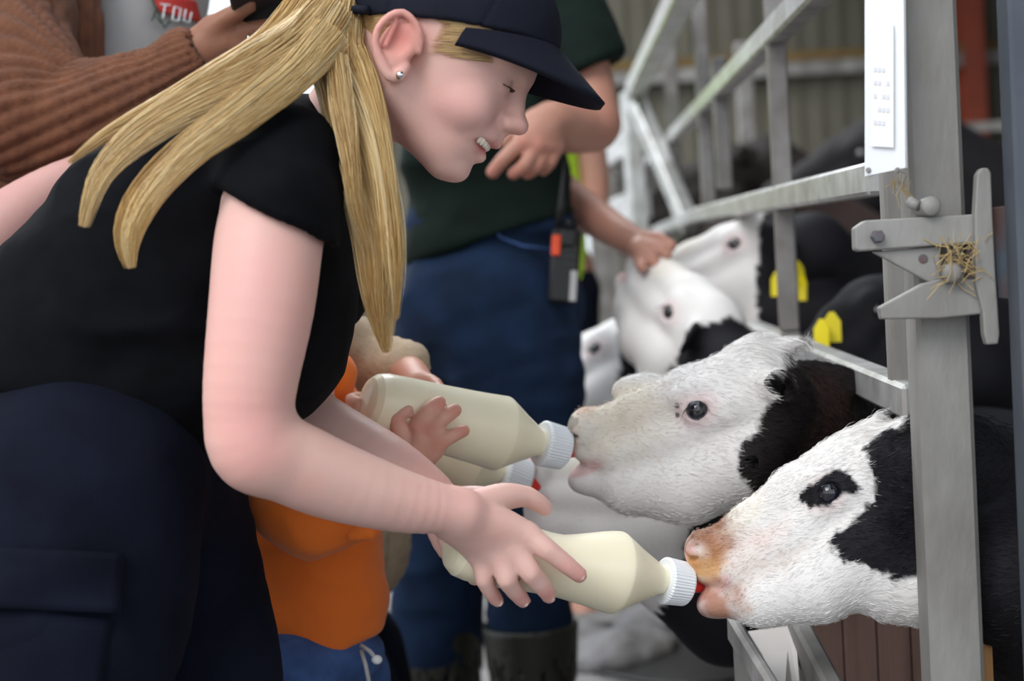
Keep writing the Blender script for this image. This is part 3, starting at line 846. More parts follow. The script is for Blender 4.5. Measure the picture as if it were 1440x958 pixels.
for c, r, col, wt in (((262, 34, -20), (40, 18, 40), '7f5238', .9), ((286, -14, -20), (36, 24, 50), 'cb965a', .9), ((252, 8, -20), (34, 24, 40), '9c6340', .75),
                      ((294, -66, 0), (50, 28, 60), 'a3684e', .85), ((262, -82, 0), (50, 22, 50), 'b98260', .45), ((215, -50, 0), (70, 28, 60), 'c9a995', .4), ((120, -50, 50), (18, 44, 50), 'd3a86a', .35), ((200, -20, 0), (50, 20, 60), 'dcc3ba', .5)):
    C = blend(C, hexc(col), wt * blob(H, c, r, soft=.8, nz=.7, seed=c[0]))
body = make('body', V, Fc, M['coat_fur'], c1, True, C)
add_eye(c1, h1, -1); add_eye(c1, h1, 1)
vis = (H[:, 0] < 285) & (V[:, 0] < .5) & (V[:, 2] > .55) & ~((np.abs(H[:, 0] - 80) < 20) & (np.abs(H[:, 1] + 10) < 14))
Lf = np.clip(.0045 + (230 - H[:, 0]) * .00002, .003, .008) + .006 * blob(H, (0, 40, 0), (40, 30, 60)) + .003 * blob(H, (150, -160, 0), (120, 40, 80))
flow1 = lambda X: -np.tile(h1.A, (len(X), 1)) - .35 * np.tile(h1.U, (len(X), 1))
fur(c1, h1, V, N, C, vis, 95000, Lf, flow1, 1)

# ---------------- second calf
h2 = frame_pose(1088, 534, 1.81, .30, -.26, .02, 7.5); h2.ea, h2.eu, h2.concha = 106, -8, False
c2 = root('calf', 'white faced calf behind the front one, drinking from the upper bottle', 'calf', (.66, 2.12, 0))
F = Field.graded((.03, 1.75, 0), (1.55, 2.4, 1.08), (.05, 1.74, .66), (.40, 2.0, 1.0), .0026, .016)
calf_head(F, h2, ears=((-105, -45, 96), (-105, -45, 96))); calf_body(F, h2, (.70, 2.14), math.pi - .05, .93, neck=[(1085, 580, 1.82, 60), (1125, 600, 1.87, 68), (1200, 640, 1.99, 82), (1290, 690, 2.06, 96)])
F.cone(h2.p(0, 42, 0), h2.p(-52, 40, 4), 20 * h2.sc, 6 * h2.sc, 16 * h2.sc)
F.ell(P(1058, 515, 1.82), np.array([34, 26, 40]) * h2.sc, None, .02); F.ell(P(905, 548, 1.885), np.array([.035, .018, .018]), None, .022)
V, Fc = F.mesh(); N = normals(V, Fc)
W2 = px_poly(h2, 1.83, [(700, 400), (1098, 430), (1130, 494), (1118, 510), (1100, 500), (1098, 530), (1094, 556), (1072, 580), (1066, 606), (1042, 626), (1042, 652), (1052, 680), (1064, 694), (1090, 760), (1000, 900), (700, 900)])
H, C = calf_colour(h2, V, lambda au: sdpoly(au, W2), dark=hexc('1a1415'), pinknose=.9)
C = blend(C, hexc('3d2820'), .8 * ((C[:, 0] < .05) * blob(H, (-10, -70, 60), (70, 60, 60), soft=.8)))
C = blend(C, hexc('1b191d'), blob(H, (298, 12, 0), (15, 24, 60), nz=.5, soft=.1) * (fbm(H, .07, 3) > .03))
C = blend(C, hexc('d39b7c'), .7 * blob(H, (272, 34, 0), (18, 16, 40), soft=.8))
for c, r in (((300, 24, -22), (14, 9, 18)), ((309, -2, -24), (8, 14, 14)), ((286, 22, -38), (9, 8, 12)), ((312, -26, -12), (7, 8, 12)), ((296, 2, -44), (5, 5, 8)), ((133, 6, -58), (3.5, 3.5, 14)), ((136, -8, -58), (3, 3, 14))): C = blend(C, hexc('1b191d'), blob(H, c, r, nz=.8, soft=.2, seed=c[0]))
C = blend(C, hexc('d8cdbb'), .7 * blob(H, (235, 0, 0), (90, 55, 90), soft=.9, nz=.5))
make('body', V, Fc, M['coat_fur'], c2, True, C)
add_eye(c2, h2, -1, iris='20242e', white='3a3d48'); add_eye(c2, h2, 1, iris='20242e', white='3a3d48')
vis = (H[:, 0] < 285) & (V[:, 0] < .5) & (V[:, 2] > .6) & ~((np.abs(H[:, 0] - h2.ea) < 17) & (np.abs(H[:, 1] - h2.eu) < 11))
Lf = np.clip(.005 + (230 - H[:, 0]) * .00002, .0035, .009) + .010 * blob(H, (-10, 50, 0), (50, 30, 60)) + .005 * blob(H, (130, -160, 0), (120, 40, 80))
flow2 = lambda X: -np.tile(h2.A, (len(X), 1)) - .5 * np.tile(h2.U, (len(X), 1))
fur(c2, h2, V, N, C, vis, 95000, Lf, flow2, 2, rad=.0002)

# ---------------- the calves further along
def tagged_ear(par, p, n, s=.030, lab='yellow plastic ear tag'):
    n = nrm(n); x = nrm(np.cross(n, Z)); y = np.cross(x, n)
    f = MB(); f.prism([p + x * a * s + y * b * s for a, b in ((-.42, -1.0), (.42, -1.0), (.42, .0), (.12, .45), (-.12, .45), (-.42, .0))], n * .002)
    f.build('ear_tag', M['yellow_tag'], par)
def simple_calf(label, h, g, hd, line, lo, hi, dark=BLACK, ears=((-60, -10, 120), (-60, -10, 120)), k=1.0, hf=.005, group=None, name='calf', allc=None, tags=(), flo=None, fhi=None):
    r = root(name, label, 'calf' if name == 'calf' else 'cow', (g[0], g[1], 0), group)
    hp = [h.p(-40, 0), h.p(310, -60)]; mn = np.minimum(*hp) - .11; mx = np.maximum(*hp) + .11
    F = Field.graded(lo, hi, mn, mx, hf, .022)
    calf_head(F, h, ears); calf_body(F, h, g, hd, k); V, Fc = F.mesh()
    if allc is None: H, C = calf_colour(h, V, line, dark=dark)
    else:
        C = np.tile(np.array(allc), (len(V), 1)); H = h.inv(V)
    make('body', V, Fc, M['coat_fur'], r, True, C); add_eye(r, h, -1, iris='14141c', white='2a2a33'); add_eye(r, h, 1, iris='14141c', white='2a2a33')
    for (p, n) in tags: tagged_ear(r, p, n)
    return r
back = lambda x0: (lambda au: (x0 - au[:, 0]) - .25 * au[:, 1])
h3 = frame_px((985, 672), (738, 662), 2.11, 2.08, .00074)
simple_calf('greyish white calf in shade under the second calf, sucking the hidden bottle', h3, (.68, 2.48), math.pi, back(10), (.0, 1.95, 0), (1.5, 2.75, 1.0), k=.95)
h4 = frame_pose(899, 472, 3.4, .418, -.5, .33, 8.9)
simple_calf('calf with cream forehead and black cheek patch peering beside blue jeans', h4, (.92, 3.96), math.pi, back(15), (-.05, 3.1, 0), (1.8, 4.2, 1.15), k=1.0)
h5 = frame_pose(1015, 470, 2.78, -.88, -.85, -.6, 8.9)
simple_calf('white faced calf stretching its pink nose up to the petting hand', h5, (.80, 3.2), math.pi, back(-6), (.05, 2.5, 0), (1.7, 3.5, 1.25), k=1.0)
h6 = frame_pose(1093, 329, 3.1, .267, -.45, .18, 8.15)
simple_calf('white faced calf with black ears behind the upright, head held highest', h6, (.92, 3.56), math.pi, back(20), (.1, 2.85, 0), (1.8, 3.8, 1.35), k=1.1, ears=((-70, -60, 110), (-70, -60, 110)),
            tags=((P(1122, 378, 2.90), -FW + RT * .8 + UP * .2), (P(1094, 392, 2.90), -FW - RT * .9), (P(1128, 398, 2.9), -FW * .6 - RT)))
h7 = frame_px((1235, 420), (1120, 520), 2.62, 2.5, .0008)
simple_calf('black calf with two yellow tags, dark against the pen, above the lower rail', h7, (1.05, 2.86), math.pi, None, (.3, 2.3, 0), (1.9, 3.15, 1.2), k=1.05, allc=hexc('121116'),
            tags=((P(1170, 452, 2.45), -FW - RT * .3), (P(1156, 462, 2.43), -FW - RT * .9)))
def cattle(label, u, v, d, hd, col, k):
    g = P(u, v, d); hdv = np.array([math.cos(hd), math.sin(hd), 0]); hh = Fr(np.array([g[0], g[1], 0]) + hdv * .30 * k + Z * .86 * k, hdv * .9 - Z * .45, Z, .0011 * k / 1.2)
    s = 1.0 * k
    simple_calf(label, hh, (g[0], g[1]), hd, None, (g[0] - s, g[1] - s, 0), (g[0] + s, g[1] + s, 1.2 * k), k=k, hf=.014, name='cow', allc=hexc(col))
cattle('dark brown cow standing far back, seen above the mid rail by the white plate', 1215, 300, 6.2, math.pi * .95, '17110f', 1.5)
cattle('reddish brown cow far back, seen between the slim uprights', 1090, 290, 7.4, math.pi * 1.1, '6e3a1f', 1.45)
cattle('black cow far back, seen through the gap right of the near post', 1460, 330, 5.2, math.pi, '131013', 1.5)
cattle('black and brown cow resting deep in the pen behind the tagged calves', 1300, 420, 4.4, math.pi * .9, '2a1d19', 1.25)
# ================================================================== people
SKIN = hexc('e3b9ae'); SKIN2 = hexc('c68f7e')
def pc(F, pts, k=.008, mode='add', grow=0):
    """chain of joints given as (u, v, distance, radius in photo pixels)"""
    F.chain([(P(u, v, d), (r + grow) * d / FPX) for u, v, d, r in pts], k, mode)
def pe(F, u, v, d, ru, rv, rw, rot=0, k=.01, mode='add'):
    a = math.radians(rot); X = RT * math.cos(a) - UP * math.sin(a); Y = RT * math.sin(a) + UP * math.cos(a)
    F.ell(P(u, v, d), np.array([ru, rv, rw]) * d / FPX, np.array([X, Y, FW]), k, mode)
def pplane(F, a, b, d, side, mode='cut', pad=None):
    """cut along the photo line a-b; side = +1 removes what lies on the right hand of a->b (photo, v down)"""
    pa = P(*a, d); pb = P(*b, d); n = np.cross(pb - pa, FW) * side
    F.plane(pa, n)

def head_frame(u, v, d, face_deg, sc, yaw=0.0, mirror=False):
    """face_deg: direction of the face in the photo plane, degrees below the horizontal to the right"""
    a = math.radians(face_deg); A = RT * math.cos(a) - UP * math.sin(a); U = RT * math.sin(a) + UP * math.cos(a)
    if mirror: A = -RT * math.cos(a) - UP * math.sin(a); U = -RT * math.sin(a) + UP * math.cos(a)
    W = np.cross(A, U); y = math.radians(yaw); A = A * math.cos(y) + W * math.sin(y)
    return Fr(P(u, v, d), A, U, sc)

def person_head(F, h, ears=(-1, 1), smile=True):
    s = h.sc; e = lambda c, r, k=10, mode='add': F.ell(h.p(*c), np.array(r) * s, h.M, k * s, mode)
    c = lambda a, b, ra, rb, k=10, mode='add': F.cone(h.p(*a), h.p(*b), ra * s, rb * s, k * s, mode)
    e((8, 22, 0), (138, 116, 108), 0); e((60, -50, 0), (76, 88, 84), 24); e((88, -108, 0), (50, 48, 56), 20)
    for w in (-1, 1):
        c((0, -98, 68 * w), (98, -146, 16 * w), 26, 22, 20); e((92, -64, 48 * w), (40, 36, 36), 14)
        c((130, 14, 8 * w), (104, 16, 70 * w), 14, 14, 14); e((128, -80, 14 * w), (22, 20, 24), 10)
        e((146, -14, 40 * w), (20, 15, 22), 12, 'cut')
        e((112, -15, 38 * w), (20, 16, 19), 5); c((140, -19, 24 * w), (126, -17, 58 * w), 3.2, 2.5, 2, 'cut')
        e((146, -54, 14 * w), (16, 12, 12), 6); e((157, -62, 8 * w), (6, 5, 4), 2, 'cut')
        c((147, -86, 0), (120, -94, 40 * w), 8, 5, 5); c((136, -111, 0), (114, -100, 40 * w), 10, 6, 6)
        if smile: c((150, -99, 0), (132, -98, 34 * w), 8, 7, 3, 'cut'); c((132, -98, 34 * w), (106, -90, 56 * w), 7, 3.5, 3, 'cut')
        e((112, -88, 42 * w), (16, 14, 10), 10)
    e((118, -144, 0), (20, 18, 25), 14)
    c((132, 2, 0), (154, -42, 0), 12, 13, 12); e((161, -47, 0), (16, 14, 17), 7); c((146, -66, 0), (144, -80, 0), 10, 9, 8)
    for w in ears:
        pts = [(8, -42, 103), (0, -24, 107), (-14, -12, 112), (-34, -9, 118), (-46, -23, 124), (-50, -45, 126), (-43, -65, 122), (-26, -80, 115), (-8, -90, 110), (3, -84, 106), (3, -68, 104)]
        e((-20, -48, 106 * w), (26, 38, 9), 8)
        e((-18, -44, 119 * w), (19, 25, 9), 4, 'cut')
        q = [(h.p(a, b, cc * w), (5.4 if i < 7 else 8.0) * s) for i, (a, b, cc) in enumerate(pts)]
        F.chain(q, 2.5 * s)
        c((-36, -24, 117 * w), (-32, -58, 115 * w), 4.5, 4.5, 4); c((-2, -48, 106 * w), (-4, -60, 108 * w), 6, 5, 4)

def person_eyes(par, h, iris='4a5a66'):
    for w in (-1, 1):
        c = h.p(112, -16, 38 * w); n = nrm(h.A + .12 * w * h.W - .15 * h.U); f = MB(); f.sphere(c, 16.5 * h.sc, 20, 14)
        V = np.array(f.V); t = ((V - c) @ n) / (16.5 * h.sc); C = np.where((t > .86)[:, None], hexc(iris), hexc('eceae8')); C = np.where((t > .96)[:, None], hexc('0a0a0a'), C)
        o = make('eye', V, f.F, M['eye'], par, True, C)
        t = np.linspace(-1, 1, 22); s = np.linspace(0, 1, 4)
        b = np.stack([h.p(128 - 6 * abs(x), -13 - 2 * x * x, (40 + 17 * x) * w) for x in t]); d = np.stack([nrm(h.A * 1 + h.W * w * (.25 + .5 * x) - h.U * .35) for x in t])
        pth = b[:, None] + d[:, None] * s[None, :, None] * 13 * h.sc + h.U * (s ** 2)[None, :, None] * 4 * h.sc
        V, Fc, _ = strands(pth, np.repeat(np.linspace(.0006, .0001, 4)[None], 22, 0)); make('eyelashes', V, Fc, M['fur_blade'], o, True, np.tile(hexc('4a3527'), (len(V), 1)))

def skin_mesh(F, par, tint=SKIN, heads=(), blush=(), name='body', nz=.0006):
    V, Fc = F.mesh(); N = normals(V, Fc)
    C = np.tile(np.array(tint)[None], (len(V), 1)); m = fbm(V, 22, 3)
    C = C * (1 + .07 * m[:, None]); C = blend(C, np.array(tint) * [1.03, .82, .82], np.clip(fbm(V, 14, 8) * .9 + .15, 0, .6))
    for (c, r, col, w) in blush:
        d = np.sqrt((((V - c) / r) ** 2).sum(1)); C = blend(C, hexc(col), w * np.clip(1.1 - d, 0, 1))
    return make(name, V, Fc, M['skin'], par, True, C), V, N

def cloth_mesh(F, name, m, par, amp=.004, sc=(9, 9, 9), seed=0.0, fine=.0008, extra=None, kind=None):
    V, Fc = F.mesh(); N = normals(V, Fc); q = V * np.array(sc)
    d = fbm(q, 1.0, seed, 3); r = 1 - np.abs(2 * vnoise(q, 1.3, seed + 5.0)) * 1.6
    V = V + N * (amp * (d * .9 + r * .55 - .2) + fine * fbm(V, 60, seed))[:, None]
    if extra is not None: V = extra(V, N)
    o = make(name, V, Fc, m, par, True)
    if kind: o['kind'] = kind
    return o

def bundle(pts, n, seed, clump=9, wav=.5, M_=18, rad=.00034, tip=.5, col=('d9b272', 'f6e2b4', 'a87c44'), layer=1.0, fray=.12):
    """pts: (u, v, d, half width px, half depth px) centre line of a lock"""
    rs = np.random.RandomState(seed); K = np.array(pts, float); t0 = np.linspace(0, 1, len(K)); t = np.linspace(0, 1, M_)
    # smooth interpolation
    def cr(x):
        out = np.zeros((len(t), x.shape[1])); n_ = len(x)
        for i, tt in enumerate(t * (n_ - 1)):
            k = min(int(tt), n_ - 2); f = tt - k; p0, p1, p2, p3 = x[max(k - 1, 0)], x[k], x[k + 1], x[min(k + 2, n_ - 1)]
            out[i] = .5 * (2 * p1 + (p2 - p0) * f + (2 * p0 - 5 * p1 + 4 * p2 - p3) * f * f + (3 * p1 - p0 - 3 * p2 + p3) * f ** 3)
        return out
    S = cr(K); c = np.stack([P(*q[:3]) for q in S]); T = np.gradient(c, axis=0); T /= np.linalg.norm(T, axis=1)[:, None]
    B = np.cross(T, FW); B /= np.linalg.norm(B, axis=1)[:, None]; Dp = np.cross(B, T)
    ctr = rs.uniform(-1, 1, (clump, 2)); ci = rs.randint(0, clump, n)
    a = rs.uniform(0, 2 * np.pi, n); r = np.sqrt(rs.uniform(0, 1, n)); o = np.stack([r * np.cos(a), r * np.sin(a)], 1)
    w = (t[None, :] ** 1.5) * .55
    ox = o[:, :1] * (1 - w) + ctr[ci, 0][:, None] * w * .9 + rs.normal(0, fray, (n, 1)) * t[None] ** 2
    oy = o[:, 1:] * (1 - w) + ctr[ci, 1][:, None] * w * .9
    ph = rs.uniform(0, 6.28, (n, 1)); cph = ctr[ci, 0][:, None] * 5
    ox = ox + wav * .10 * np.sin(t[None] * 9 + cph) + .03 * np.sin(t[None] * 22 + ph)
    W_ = (S[:, 3] * S[:, 2] / FPX)[None]; D_ = (S[:, 4] * S[:, 2] / FPX)[None]
    pth = c[None] + B[None] * (ox * W_)[..., None] + Dp[None] * (oy * D_)[..., None]
    ln = 1 - rs.uniform(0, 1, (n, 1)) ** 1.3 * .30
    # shorten some hairs
    tt = t[None] * ln; i0 = np.clip((tt * (M_ - 1)).astype(int), 0, M_ - 2); f = tt * (M_ - 1) - i0; ar = np.arange(n)[:, None]
    pth = pth[ar, i0] * (1 - f)[..., None] + pth[ar, i0 + 1] * f[..., None]
    rr = rad * rs.uniform(.7, 1.2, (n, 1)) * np.clip((1 - t[None]) * 6, .25, 1)
    c0, c1, c2 = [hexc(x) for x in col]; k = rs.uniform(0, 1, (n, 1)); kk = (np.sin(ctr[ci, 1] * 9)[:, None] + 1) / 2 * .6 + k * .4
    C = np.where(kk < .5, c2 + (c0 - c2) * kk * 2, c0 + (c1 - c0) * (kk - .5) * 2) * rs.uniform(.9, 1.1, (n, 1))
    return strands(pth, rr, C)

def merge(parts):
    V = []; F = []; C = []; b = 0
    for v, f, c in parts: V.append(v); F.append(f + b); C.append(c); b += len(v)
    return np.concatenate(V), np.concatenate(F), np.concatenate(C)

def legs_to_floor(F, pts_l, k=.02):
    for p in pts_l: F.chain(p, k)

# ---------------------------------------------------------------- the girl with the cap
g = P(150, 900, 1.62)
girl = root('person', 'person in black cap and black top, long blonde hair, bending over the front bottle', 'person', (g[0], g[1], 0))
gh = head_frame(615, 54, 1.55, 31.2, 1.55 / FPX, yaw=4)
F = Field.graded((-.62, 1.25, .05), (.12, 2.0, 1.36), (-.30, 1.34, .74), (.11, 1.72, 1.24), .0023, .02)
person_head(F, gh, ears=(1, -1))
F.cone(gh.p(-35, -50), P(445, 230, 1.57), 68 * gh.sc, 66 * gh.sc, .02)
F.ell(gh.p(60, -130, 0), np.array([50, 26, 46]) * gh.sc, gh.M, .012)
# torso and legs under the clothes
pc(F, [(405, 275, 1.57, 84), (290, 400, 1.58, 140), (150, 560, 1.60, 140), (90, 660, 1.62, 140)], .03)
pc(F, [(385, 285, 1.45, 66), (430, 290, 1.72, 56)], .02)
# near arm
ARM = [(388, 292, 1.445, 74), (378, 340, 1.425, 76), (368, 430, 1.41, 74), (352, 540, 1.40, 66), (350, 606, 1.40, 61), (362, 634, 1.402, 58)]
pc(F, ARM, .012)
pc(F, [(358, 626, 1.40, 58), (405, 648, 1.415, 60), (470, 676, 1.435, 56), (560, 704, 1.46, 45), (622, 716, 1.475, 35), (648, 720, 1.482, 33)], .014)
# near hand
for pts in ([(640, 720, 1.485, 32), (700, 735, 1.50, 24), (742, 752, 1.508, 18)], [(640, 725, 1.487, 30), (695, 752, 1.503, 22), (722, 772, 1.507, 18)],
            [(638, 730, 1.49, 28), (680, 765, 1.505, 20), (704, 788, 1.509, 17)], [(636, 735, 1.495, 26), (662, 768, 1.51, 18), (680, 793, 1.515, 15)]):
    pc(F, pts, .009)
for pts in ([(742, 752, 1.507, 17), (768, 772, 1.506, 15.5), (775, 777, 1.507, 14.5), (795, 793, 1.511, 13.5), (800, 797, 1.512, 13), (815, 809, 1.517, 11.5)],
            [(722, 772, 1.507, 17), (744, 802, 1.506, 15.5), (748, 808, 1.508, 15), (764, 826, 1.518, 13), (772, 838, 1.528, 11.5)],
            [(704, 788, 1.508, 16), (712, 812, 1.506, 15), (714, 818, 1.508, 14), (726, 834, 1.52, 12.5), (736, 845, 1.53, 11)],
            [(680, 793, 1.514, 14), (680, 812, 1.512, 13), (682, 818, 1.514, 12.5), (692, 836, 1.524, 11), (700, 845, 1.532, 10)],
            [(672, 712, 1.50, 24), (708, 699, 1.52, 20), (738, 698, 1.533, 15), (744, 700, 1.535, 14.5), (758, 708, 1.541, 13), (766, 715, 1.546, 11.5)]):
    pc(F, pts, .0035)
# far arm and hand
pc(F, [(470, 330, 1.72, 58), (440, 470, 1.72, 50), (415, 575, 1.70, 46)], .012)
pc(F, [(415, 575, 1.70, 44), (470, 610, 1.67, 44), (550, 650, 1.63, 36), (610, 690, 1.61, 27), (622, 710, 1.605, 25)], .012)
pc(F, [(622, 712, 1.605, 26), (626, 745, 1.602, 26), (634, 768, 1.60, 22)], .008)
pc(F, [(700, 700, 1.56, 12), (670, 700, 1.58, 17), (640, 705, 1.60, 20)], .006)
for j, pts in enumerate(([(628, 745, 1.59, 14), (634, 776, 1.575, 13.5), (648, 796, 1.558, 12), (660, 806, 1.545, 10.5)], [(634, 760, 1.605, 14), (650, 790, 1.60, 13), (668, 812, 1.585, 12)],
             [(640, 760, 1.62, 14), (675, 795, 1.625, 13), (705, 815, 1.61, 11)], [(645, 750, 1.63, 14), (700, 785, 1.64, 12.5), (735, 800, 1.63, 11)])):
    pc(F, pts, .0035)
bl = [(gh.p(95, -66, 75), np.array([.045, .06, .04]), 'dc9694', .42), (gh.p(-20, -40, 118), np.array([.03, .03, .032]), 'cf6f62', .8), (gh.p(140, -98, 8), np.array([.016, .03, .009]), 'b84a4c', .9),
      (gh.p(166, -50, 0), np.array([.016, .02, .014]), 'd98a84', .5), (gh.p(128, -60, 34), np.array([.012, .02, .02]), 'b98278', .4)]
for u, v in ((815, 809), (772, 838), (736, 845), (700, 845), (766, 715), (742, 752), (722, 772), (704, 788), (795, 793)): bl.append((P(u, v, 1.515), np.array([.012, .02, .012]), 'd8847c', .55))
bl += [(P(620, 712, 1.46), np.array([.09, .06, .03]), 'dfa19c', .25), (P(350, 420, 1.36), np.array([.06, .06, .12]), 'e3aca8', .5), (P(352, 610, 1.36), np.array([.05, .05, .05]), 'dfa09c', .5)]
skin_mesh(F, girl, blush=bl)
person_eyes(girl, gh)
# finger nails of the near hand
for (u, v, d, r, ax) in ((818, 812, 1.5125, 8, (1, .8)), (775, 843, 1.5235, 7.5, (.55, 1)), (739, 850, 1.5255, 7, (.6, 1)), (703, 850, 1.528, 6.5, (.6, 1)), (769, 717, 1.5415, 7.5, (1, .8))):
    n = nrm([ax[0], ax[1]]); A_ = RT * n[0] - UP * n[1]; B_ = np.cross(A_, FW)
    f = MB(); f.sphere(P(u, v, d) - A_ * .002, np.array([r * 1.0, r * .8, 3.2]) * d / FPX, 14, 8, np.array([A_, B_, FW])); f.build('fingernail', M.setdefault('nail', mat('nail', 'efc4bc', .25)), girl, True)
# teeth
for i in range(-4, 5):
    a = i * .22; f = MB(); c = gh.p(128 + 13 * math.cos(a * 1.6), -93.5, 36 * math.sin(a * 1.25)); f.sphere(c, np.array([4, 7.5, 5.4]) * gh.sc, 10, 8, gh.M); f.build('tooth', M['teeth'], girl, True)
f = MB(); f.sphere(gh.p(6, -83, 117), 6.2 * gh.sc, 16, 12); f.build('earring', M['silver'], girl, True)

# shirt
F = Field.graded((-.66, 1.3, .72), (.02, 1.9, 1.32), (-.40, 1.34, .80), (.0, 1.75, 1.26), .0045, .012)
SL = [(396, 240, 1.47, 98), (390, 268, 1.447, 92), (386, 300, 1.43, 92), (380, 380, 1.425, 92)]
pc(F, SL, .01)
pplane(F, (250, 252), (340, 262), 1.43, 1) if False else None
pa, pb = P(296, 258, 1.43), P(455, 338, 1.43); n = np.cross(pb - pa, FW); n = n if n @ UP < 0 else -n
F.plane(pa, n, k=.004)
pc(F, ARM, .003, 'cut', grow=4)
pe(F, 395, 255, 1.58, 108, 118, 190, 0, .012); pe(F, 318, 305, 1.58, 172, 165, 205, 35, .03); pe(F, 262, 400, 1.58, 225, 205, 205, 40, .04)
pe(F, 380, 440, 1.60, 92, 150, 170, -14, .04); pe(F, 140, 505, 1.60, 205, 200, 205, 30, .04)
pc(F, [(472, 262, 1.70, 62), (462, 330, 1.72, 68), (446, 400, 1.72, 68)], .02); pc(F, [(462, 200, 1.57, 66), (400, 260, 1.57, 90)], .02)
pa, pb = P(0, 520, 1.6), P(330, 700, 1.6); n = np.cross(pb - pa, FW); n = n if n @ UP < 0 else -n
F.plane(pa, n, k=.012)
cloth_mesh(F, 'shirt', M['black_cotton'], girl, .010, (7, 7, 15), 1.0)

# trousers and boots
F = Field.graded((-.85, 1.3, .0), (-.1, 1.95, .92), (-.5, 1.3, .55), (-.1, 1.8, .85), .007, .016)
pe(F, 110, 640, 1.62, 225, 150, 190, 25, .02)
near = [(P(110, 690, 1.52), .112), (P(95, 860, 1.50), .106), (P(80, 958, 1.49), .098)]; na = P(60, 958, 1.49)
near += [(np.array([na[0] - .02, 1.50, .34]), .07), (np.array([na[0] - .04, 1.50, .10]), .062)]
fr = [(P(180, 700, 1.68), .112), (P(262, 860, 1.68), .084), (P(285, 958, 1.68), .076)]; fa = P(285, 958, 1.68)
fr += [(np.array([fa[0] + .0, 1.70, .34]), .068), (np.array([fa[0] - .02, 1.72, .10]), .060)]
F.chain(near, .02); F.chain(fr, .02); F.plane((0, 0, .09), (0, 0, -1))
cloth_mesh(F, 'trousers', M['navy_canvas'], girl, .006, (9, 9, 7), 4.0)
def strip(fn, nu, nv, th=.003, name='strip', m=None, par=None):
    """curved patch: fn(s, t) -> (point, normal)"""
    V = []; 
    for j in range(nv + 1):
        for i in range(nu + 1):
            p, n = fn(i / nu, j / nv); V.append(p + n * th); V.append(p - n * .004)
    F_ = []; W_ = nu + 1
    for j in range(nv):
        for i in range(nu):
            a = 2 * (j * W_ + i); b = a + 2; c = a + 2 * W_; d = c + 2
            F_ += [(a, b, d, c), (a + 1, c + 1, d + 1, b + 1)]
    for j in range(nv):
        for i in (0, nu):
            a = 2 * (j * W_ + i); c = a + 2 * W_; F_.append((a, c, c + 1, a + 1) if i == 0 else (a, a + 1, c + 1, c))
    for i in range(nu):
        for j in (0, nv):
            a = 2 * (j * W_ + i); b = a + 2; F_.append((a, a + 1, b + 1, b) if j == 0 else (a, b, b + 1, a + 1))
    return make(name, np.array(V), F_, m, par, True)
def leg_patch(ax0, ax1, rr, a0, a1, t0, t1):
    x = nrm(ax1 - ax0); r0 = nrm(np.cross(x, RT)); r0 = r0 if r0 @ FW < 0 else -r0; r1 = RT - x * (RT @ x); r1 = nrm(r1)
    def fn(s, t):
        w = a0 + (a1 - a0) * s; n = math.cos(w) * r0 + math.sin(w) * r1
        return ax0 + (ax1 - ax0) * (t0 + (t1 - t0) * t) + n * (rr + .002 * math.sin(9 * s + 5 * t)), n
    return fn
strip(leg_patch(near[0][0], near[1][0], .113, -1.0, .62, .56, 1.02), 20, 8, .005, 'pocket_flap', M['navy_canvas'], girl)
strip(leg_patch(near[1][0], near[2][0], .107, -1.0, .60, .02, 1.6), 20, 8, .002, 'cargo_pocket', M['navy_canvas'], girl)
for i, (x, y) in enumerate(((na[0] - .04, 1.50), (fa[0] - .02, 1.72))):
    F = Field.box((x - .1, y - .07, 0), (x + .2, y + .07, .16), .006)
    F.cone((x, y, .05), (x, y, .14), .05, .058, .01); F.ell((x + .06, y, .03), (.12, .046, .05), None, .02); F.plane((0, 0, .002), (0, 0, -1))
    V, Fc = F.mesh(); make('boot', V, Fc, M['rubber_boot'], girl)

# cap
H_ = gh
F = Field.box(gh.p(0, 60, 0) - .16, gh.p(0, 60, 0) + .16, .0026)
F.ell(gh.p(6, 34, 0), np.array([158, 134, 121]) * gh.sc, gh.M, 0)
up_ = nrm(gh.U - .42 * gh.A)
F.plane(gh.p(0, 3, 0), -up_, k=.002)
F.ell(gh.p(3, 24, 0), np.array([145, 121, 110]) * gh.sc, gh.M, 0, 'cut')
F.ell(gh.p(-150, 34, 0), np.array([34, 34, 40]) * gh.sc, gh.M, 4 * gh.sc, 'cut')
V, Fc = F.mesh(); N = normals(V, Fc); q = gh.inv(V)
seam = np.zeros(len(V))
for k in range(6):
    a = k * math.pi / 3; n2 = np.array([-math.sin(a), math.cos(a)]); dd = np.abs(q[:, 0] * n2[0] + q[:, 2] * n2[1]); seam = np.maximum(seam, np.exp(-(dd / 2.2) ** 2))
V = V - N * (.0012 * seam)[:, None] + N * (.0012 * fbm(V, 30, 3))[:, None]
cp = make('cap', V, Fc, M['cap_cloth'], girl)
def brim(s, t):
    w = (s * 2 - 1); ang = w * 1.34
    f0 = 16 + 142 * math.cos(ang); w0 = 120 * math.sin(ang); u0 = 4 + .42 * f0
    out = (1 - .30 * abs(w) ** 3) * 92 * (math.cos(w * math.pi / 2) ** .9 if abs(w) < 1 else 0)
    f_ = f0 + out * t * math.cos(ang * .55); ww = w0 + out * t * math.sin(ang * .22) * .5; u = u0 - 34 * t * (out / 98) * 1.0 - 20 * (abs(w) ** 2) * t
    p = gh.p(f_, u - 10 * w * w, ww); return p, nrm(gh.U + gh.A * .12)
strip(brim, 40, 14, .0018, 'brim', M['cap_cloth'], cp)
f = MB(); f.sphere(gh.p(10, 172, 0), np.array([9, 5, 9]) * gh.sc, 12, 8, gh.M); f.build('button', M['cap_cloth'], cp, True)
ang = np.linspace(-.9, .9, 14); f = MB()
